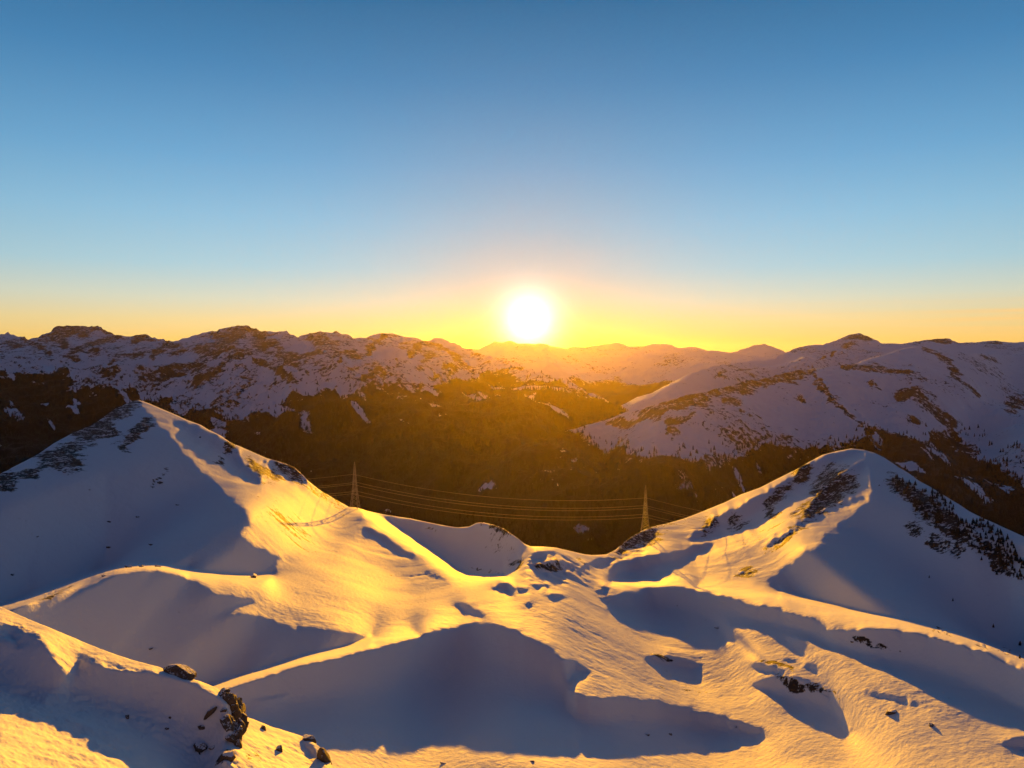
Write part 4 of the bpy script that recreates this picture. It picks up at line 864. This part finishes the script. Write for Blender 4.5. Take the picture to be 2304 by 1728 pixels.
def tower(P, H, B, yaw, label):
    t = obj('transmission_tower', None, None, tuple(P)); t.rotation_euler = (0, 0, yaw); t.empty_display_size = 4
    tag(t, label, 'pylon', 'pylons of the power line')
    def w(f): return B / 2 * (1 - f) * (1 - .25 * math.sin(math.pi * f)) + .28
    cs = [(1, 1), (-1, 1), (-1, -1), (1, -1)]
    lv = [0, .11, .21, .30, .38, .45, .52, .58, .64, .70, .75, .79, .84, .90, 1.0]
    for (a, b) in cs:
        part('leg', [((a * w(f0), b * w(f0), H * f0 - (2.5 if f0 == 0 else 0)), (a * w(f1), b * w(f1), H * f1), .19 - .08 * f0) for f0, f1 in zip(lv[:-1], lv[1:])], steel, t)
    br = []
    for f0, f1 in zip(lv[:-1], lv[1:]):
        for k in range(4):
            p, q = cs[k], cs[(k + 1) % 4]
            br += [((p[0] * w(f0), p[1] * w(f0), H * f0), (q[0] * w(f1), q[1] * w(f1), H * f1), .085), ((q[0] * w(f0), q[1] * w(f0), H * f0), (p[0] * w(f1), p[1] * w(f1), H * f1), .085),
                   ((p[0] * w(f1), p[1] * w(f1), H * f1), (q[0] * w(f1), q[1] * w(f1), H * f1), .08)]
    part('bracing', br, steel, t)
    pts = []
    for f, L in TIERS:
        z = H * f; l = H * L; bm = []
        sides = (1, -1) if f < .7 else (-1,)
        for s in sides:
            tip = (0, s * l, z)
            for a in (1, -1):
                bm += [((a * w(f), s * w(f), z), tip, .16), ((a * w(f + .04), s * w(f + .04), z + H * .045), tip, .12)]
            bm += [((w(f) * .5, s * l * .5, z), (-w(f) * .5, s * l * .5, z), .1)]
        arm = part('cross_arm', bm, steel, t)
        for s in sides:
            ins = []
            for k in range(5): ins.append(((0, s * l, z - .25 - .42 * k), (0, s * l, z - .52 - .42 * k), .18 if k % 2 == 0 else .10))
            part('insulator', ins, glass, arm)
            pts.append((s, f, (0, s * l, z - 2.4)))
    c, s_ = math.cos(yaw), math.sin(yaw)
    return {(s, f): np.array([P[0] + p[0] * c - p[1] * s_, P[1] + p[0] * s_ + p[1] * c, P[2] + p[2]]) for s, f, p in pts}
PA = at_px(L2, 0, 798.5, 1142); PB = at_px(L2, 0, 1452, 1194)
yaw = math.atan2(PB[1] - PA[1], PB[0] - PA[0])
ha, hb = 104 * PA[1] / F, 103 * PB[1] / F
wa = tower(PA, ha, 17.5 * PA[1] / F, yaw, 'lattice power pylon on the sunlit ridge below the left peak')
wb = tower(PB, hb, 18.5 * PB[1] / F, yaw, 'lattice power pylon on the rocky shoulder left of the right peak')
print('towers', PA, PB, ha, hb)
def wire(pts, label, r):
    V = []; Fc = []; n = 6
    for i, p in enumerate(pts):
        d = pts[min(i + 1, len(pts) - 1)] - pts[max(i - 1, 0)]; d = d / np.linalg.norm(d)
        u = np.cross(d, (0, 0, 1)); u /= np.linalg.norm(u); v = np.cross(d, u)
        for k in range(n):
            a = 2 * math.pi * k / n; V.append(tuple(p + (u * math.cos(a) + v * math.sin(a)) * r))
    for i in range(len(pts) - 1):
        for k in range(n): Fc.append((i * n + k, i * n + (k + 1) % n, (i + 1) * n + (k + 1) % n, (i + 1) * n + k))
    o = obj('power_line', raw_mesh('power_line', V, Fc, [wire_m], smooth=True)); tag(o, label, 'wire', 'wires of the power line')
def span(a, b, sag, n): 
    s = np.linspace(0, 1, n)[:, None]; p = a * (1 - s) + b * s; p[:, 2] -= (4 * sag * s * (1 - s))[:, 0]; return p
dirx = (PB - PA) / np.linalg.norm(PB[:2] - PA[:2])
names = {.79: 'uppermost', .58: 'middle height', .38: 'lowest'}
for f, L in TIERS:
    for s in (1, -1):
        if (s, f) not in wa: continue
        a, b = wa[(s, f)], wb[(s, f)]
        la = a + np.array([-210 * dirx[0], -210 * dirx[1] + 70, -26.0]); rb = b + np.array([150 * dirx[0], 150 * dirx[1] + 60, -38.0])
        p = np.concatenate([span(la, a, 3, 16)[:-1], span(a, b, .040 * np.linalg.norm(b - a), 60)[:-1], span(b, rb, 2, 14)])
        wire(p, f'{names[f]} wire of the power line, {"single one above both pairs" if f > .7 else ("far" if s > 0 else "near") + " one of its pair"}', .10)

# =================================================================== HUT
P = at_px(L2, 4, 1578, 1240); m = P[1] / F
plank = plain_mat('weathered_plank', (.16, .10, .06), .8, .4, 3); snow_cap = plain_mat('roof_snow', (.78, .79, .8), .8, .05, 1)
hut = obj('hut', None, None, tuple(P)); hut.rotation_euler = (0, 0, .35)
tag(hut, 'tiny wooden hut with snowy pitched roof on the saddle behind the left mound', 'hut')
def prism(name, prof, y0, y1, mt, parent):
    n = len(prof); V = [(x, y0, z) for x, z in prof] + [(x, y1, z) for x, z in prof]
    Fc = [tuple(range(n)), tuple(range(2 * n - 1, n - 1, -1))] + [((i + 1) % n, i, n + i, n + (i + 1) % n) for i in range(n)]
    return obj(name, raw_mesh(name, V, Fc, [mt]), parent)
W, Hh, D = 5.2 * m, 7 * m, 6 * m
prism('wall', [(-W, -3 * m), (W, -3 * m), (W, Hh * .62), (0, Hh), (-W, Hh * .62)], -D, D, plank, hut)
prism('roof', [(-W * 1.3, Hh * .56), (0, Hh * 1.04), (W * 1.3, Hh * .56), (W * 1.3, Hh * .76), (0, Hh * 1.26), (-W * 1.3, Hh * .76)], -D * 1.2, D * 1.2, snow_cap, hut)
prism('door', [(-W * .3, -.5 * m), (W * .3, -.5 * m), (W * .3, Hh * .5), (-W * .3, Hh * .5)], -D - .08, -D - .01, plain_mat('dark_door', (.05, .032, .02), .8, .3, 2), hut)

# =================================================================== LIGHT, AIR, CAMERA
EXPO = 2.3
SUNV = (math.sin(SUN_AZ) * math.cos(SUN_EL), math.cos(SUN_AZ) * math.cos(SUN_EL), math.sin(SUN_EL))
def lin(r, g, b):
    f = lambda c: (c / 255 / 12.92) if c / 255 <= .04045 else ((c / 255 + .055) / 1.055) ** 2.4
    return (f(r), f(g), f(b))
world = bpy.data.worlds.new('World'); scene.world = world; world.use_nodes = True
wt = world.node_tree; wt.nodes.clear()
wo = N(wt, 'ShaderNodeOutputWorld'); bg = N(wt, 'ShaderNodeBackground')
tc = N(wt, 'ShaderNodeTexCoord').outputs['Generated']
nv = N(wt, 'ShaderNodeVectorMath', operation='NORMALIZE'); wt.links.new(tc, nv.inputs[0])
sx = N(wt, 'ShaderNodeSeparateXYZ'); wt.links.new(nv.outputs[0], sx.inputs[0])
dt = N(wt, 'ShaderNodeVectorMath', operation='DOT_PRODUCT'); wt.links.new(nv.outputs[0], dt.inputs[0]); dt.inputs[1].default_value = SUNV
gam = mth(wt, 'MULTIPLY', mth(wt, 'ARCCOSINE', mth(wt, 'MINIMUM', dt.outputs['Value'], 1.0)), 180 / math.pi)     # degrees from the sun
elv = mth(wt, 'MULTIPLY', mth(wt, 'ARCSINE', sx.outputs[2]), 180 / math.pi)
pos = mth(wt, 'POWER', mth(wt, 'MULTIPLY', mth(wt, 'MAXIMUM', elv, 0.0), 1 / 90), .5)
SKY = [(0, (246, 190, 88)), (1.2, (247, 203, 112)), (2.6, (238, 214, 152)), (4.2, (212, 217, 196)), (6.5, (172, 208, 220)), (10, (142, 193, 223)), (14, (109, 170, 213)), (20, (70, 136, 187)), (26, (42, 106, 155)), (36, (30, 78, 124)), (60, (30, 58, 104)), (90, (30, 52, 96))]
SKY_BACK = [(0, (152, 126, 148)), (6, (148, 128, 154)), (14, (118, 118, 156)), (30, (72, 90, 136)), (60, (36, 58, 104)), (90, (31, 53, 98))]
def ramp(stops):
    r = N(wt, 'ShaderNodeValToRGB'); wt.links.new(pos, r.inputs[0])
    e = r.color_ramp.elements
    while len(e) > 1: e.remove(e[-1])
    for i, (el, c) in enumerate(stops):
        p = (el / 90) ** .5
        q = e[0] if i == 0 else e.new(p)
        q.position = p; q.color = (*lin(*c), 1)
    return r.outputs[0]
front, backc = ramp(SKY), ramp(SKY_BACK)
azf = mth(wt, 'MULTIPLY', mth(wt, 'ADD', sx.outputs[1], .35), 1 / 1.1, True)        # 0 behind, 1 towards the sun
azf = mth(wt, 'POWER', azf, 1.0)
base = mixc(wt, azf, backc, front)
dim = mth(wt, 'SUBTRACT', 1.04, mth(wt, 'MULTIPLY', mth(wt, 'MULTIPLY', gam, gam), .00012))
dim = mth(wt, 'MAXIMUM', dim, .55)
def vscale(c, f):
    n = N(wt, 'ShaderNodeVectorMath', operation='SCALE')
    if isinstance(c, tuple): n.inputs[0].default_value = c
    else: wt.links.new(c, n.inputs[0])
    wt.links.new(f, n.inputs['Scale']); return n.outputs[0]
def vadd(a, b):
    n = N(wt, 'ShaderNodeVectorMath', operation='ADD'); wt.links.new(a, n.inputs[0]); wt.links.new(b, n.inputs[1]); return n.outputs[0]
def expo(width, amp, p=1.0):          # amp * exp(-(gamma/width)^p)
    v = mth(wt, 'POWER', mth(wt, 'MULTIPLY', gam, 1 / width), p)
    return mth(wt, 'MULTIPLY', mth(wt, 'EXPONENT', mth(wt, 'MULTIPLY', v, -1.0)), amp)
tot = vscale(vscale(base, dim), mth(wt, 'SUBTRACT', 1.0, expo(9.0, .5)))
tot = vadd(tot, vscale((1.0, .97, .9), expo(1.3, 3.0, 1.3)))       # the sun's burnt-out disc and aureole
tot = vadd(tot, vscale((1.0, .74, .40), expo(2.0, .18)))
# faint streaks of high cloud low on the right
cv = N(wt, 'ShaderNodeMapping'); wt.links.new(nv.outputs[0], cv.inputs[0]); cv.inputs['Scale'].default_value = (2.2, 2.2, 95)
cn = noise_node(wt, 1.6, 5, .6, cv.outputs[0])
band = mth(wt, 'EXPONENT', mth(wt, 'MULTIPLY', mth(wt, 'POWER', mth(wt, 'MULTIPLY', mth(wt, 'ABSOLUTE', mth(wt, 'SUBTRACT', elv, 2.3)), .9), 2.0), -1.0))
cf = mth(wt, 'MULTIPLY', mth(wt, 'MULTIPLY', mth(wt, 'SUBTRACT', cn, .43), 4.0, True), band, True)
cf = mth(wt, 'MULTIPLY', cf, mth(wt, 'MULTIPLY', mth(wt, 'SUBTRACT', sx.outputs[0], .22), 3.0, True), True)
tot = mixc(wt, mth(wt, 'MULTIPLY', cf, .8), tot, (1.0, .56, .17))
sky = N(wt, 'ShaderNodeTexSky', sky_type='NISHITA'); sky.sun_disc = False
sky.sun_elevation = SUN_EL; sky.sun_rotation = SUN_AZ; sky.altitude = 2300
tot = vscale(tot, mth(wt, 'ADD', 2 ** -EXPO / .1, 0))
wt.links.new(vadd(tot, vscale(sky.outputs[0], mth(wt, 'ADD', .02, 0))), bg.inputs[0]); bg.inputs[1].default_value = .1
wt.links.new(bg.outputs[0], wo.inputs[0])

sl = bpy.data.lights.new('sun', 'SUN'); sl.energy = 2.6; sl.angle = math.radians(.5); sl.color = (1.0, .415, .0)
so = bpy.data.objects.new('sun', sl); col.objects.link(so)
from mathutils import Vector
so.rotation_euler = Vector(SUNV).to_track_quat('Z', 'Y').to_euler()

# the warm sunset air: one even body of haze round the whole place
hm = bpy.data.materials.new('haze'); hm.use_nodes = True
ht = hm.node_tree; ht.nodes.clear()
ho = N(ht, 'ShaderNodeOutputMaterial'); hv = N(ht, 'ShaderNodeVolumePrincipled')
hv.inputs['Color'].default_value = (1, .80, .58, 1); hv.inputs['Density'].default_value = 5.2e-6
hv.inputs['Anisotropy'].default_value = .81
ht.links.new(hv.outputs[0], ho.inputs['Volume'])
x0, x1, y0, y1, z0, z1 = -30000, 30000, -3000, 16000, -1101, 236
hb = obj('haze', raw_mesh('haze', [(x0, y0, z0), (x1, y0, z0), (x1, y1, z0), (x0, y1, z0), (x0, y0, z1), (x1, y0, z1), (x1, y1, z1), (x0, y1, z1)],
                          [(0, 3, 2, 1), (4, 5, 6, 7), (0, 1, 5, 4), (1, 2, 6, 5), (2, 3, 7, 6), (3, 0, 4, 7)], [hm]))
tag(hb, 'thin warm haze glowing orange towards the low sun', kind='stuff')

cam = bpy.data.cameras.new('camera'); co = bpy.data.objects.new('camera', cam); col.objects.link(co)
cam.sensor_width = 36; cam.lens = 36 * F / 2304; cam.clip_start = .5; cam.clip_end = 200000
co.rotation_euler = (math.pi / 2 - PITCH, 0, 0)
scene.camera = co
vs = scene.view_settings; vs.view_transform = 'Standard'; vs.look = 'None'; vs.exposure = EXPO; vs.gamma = 1
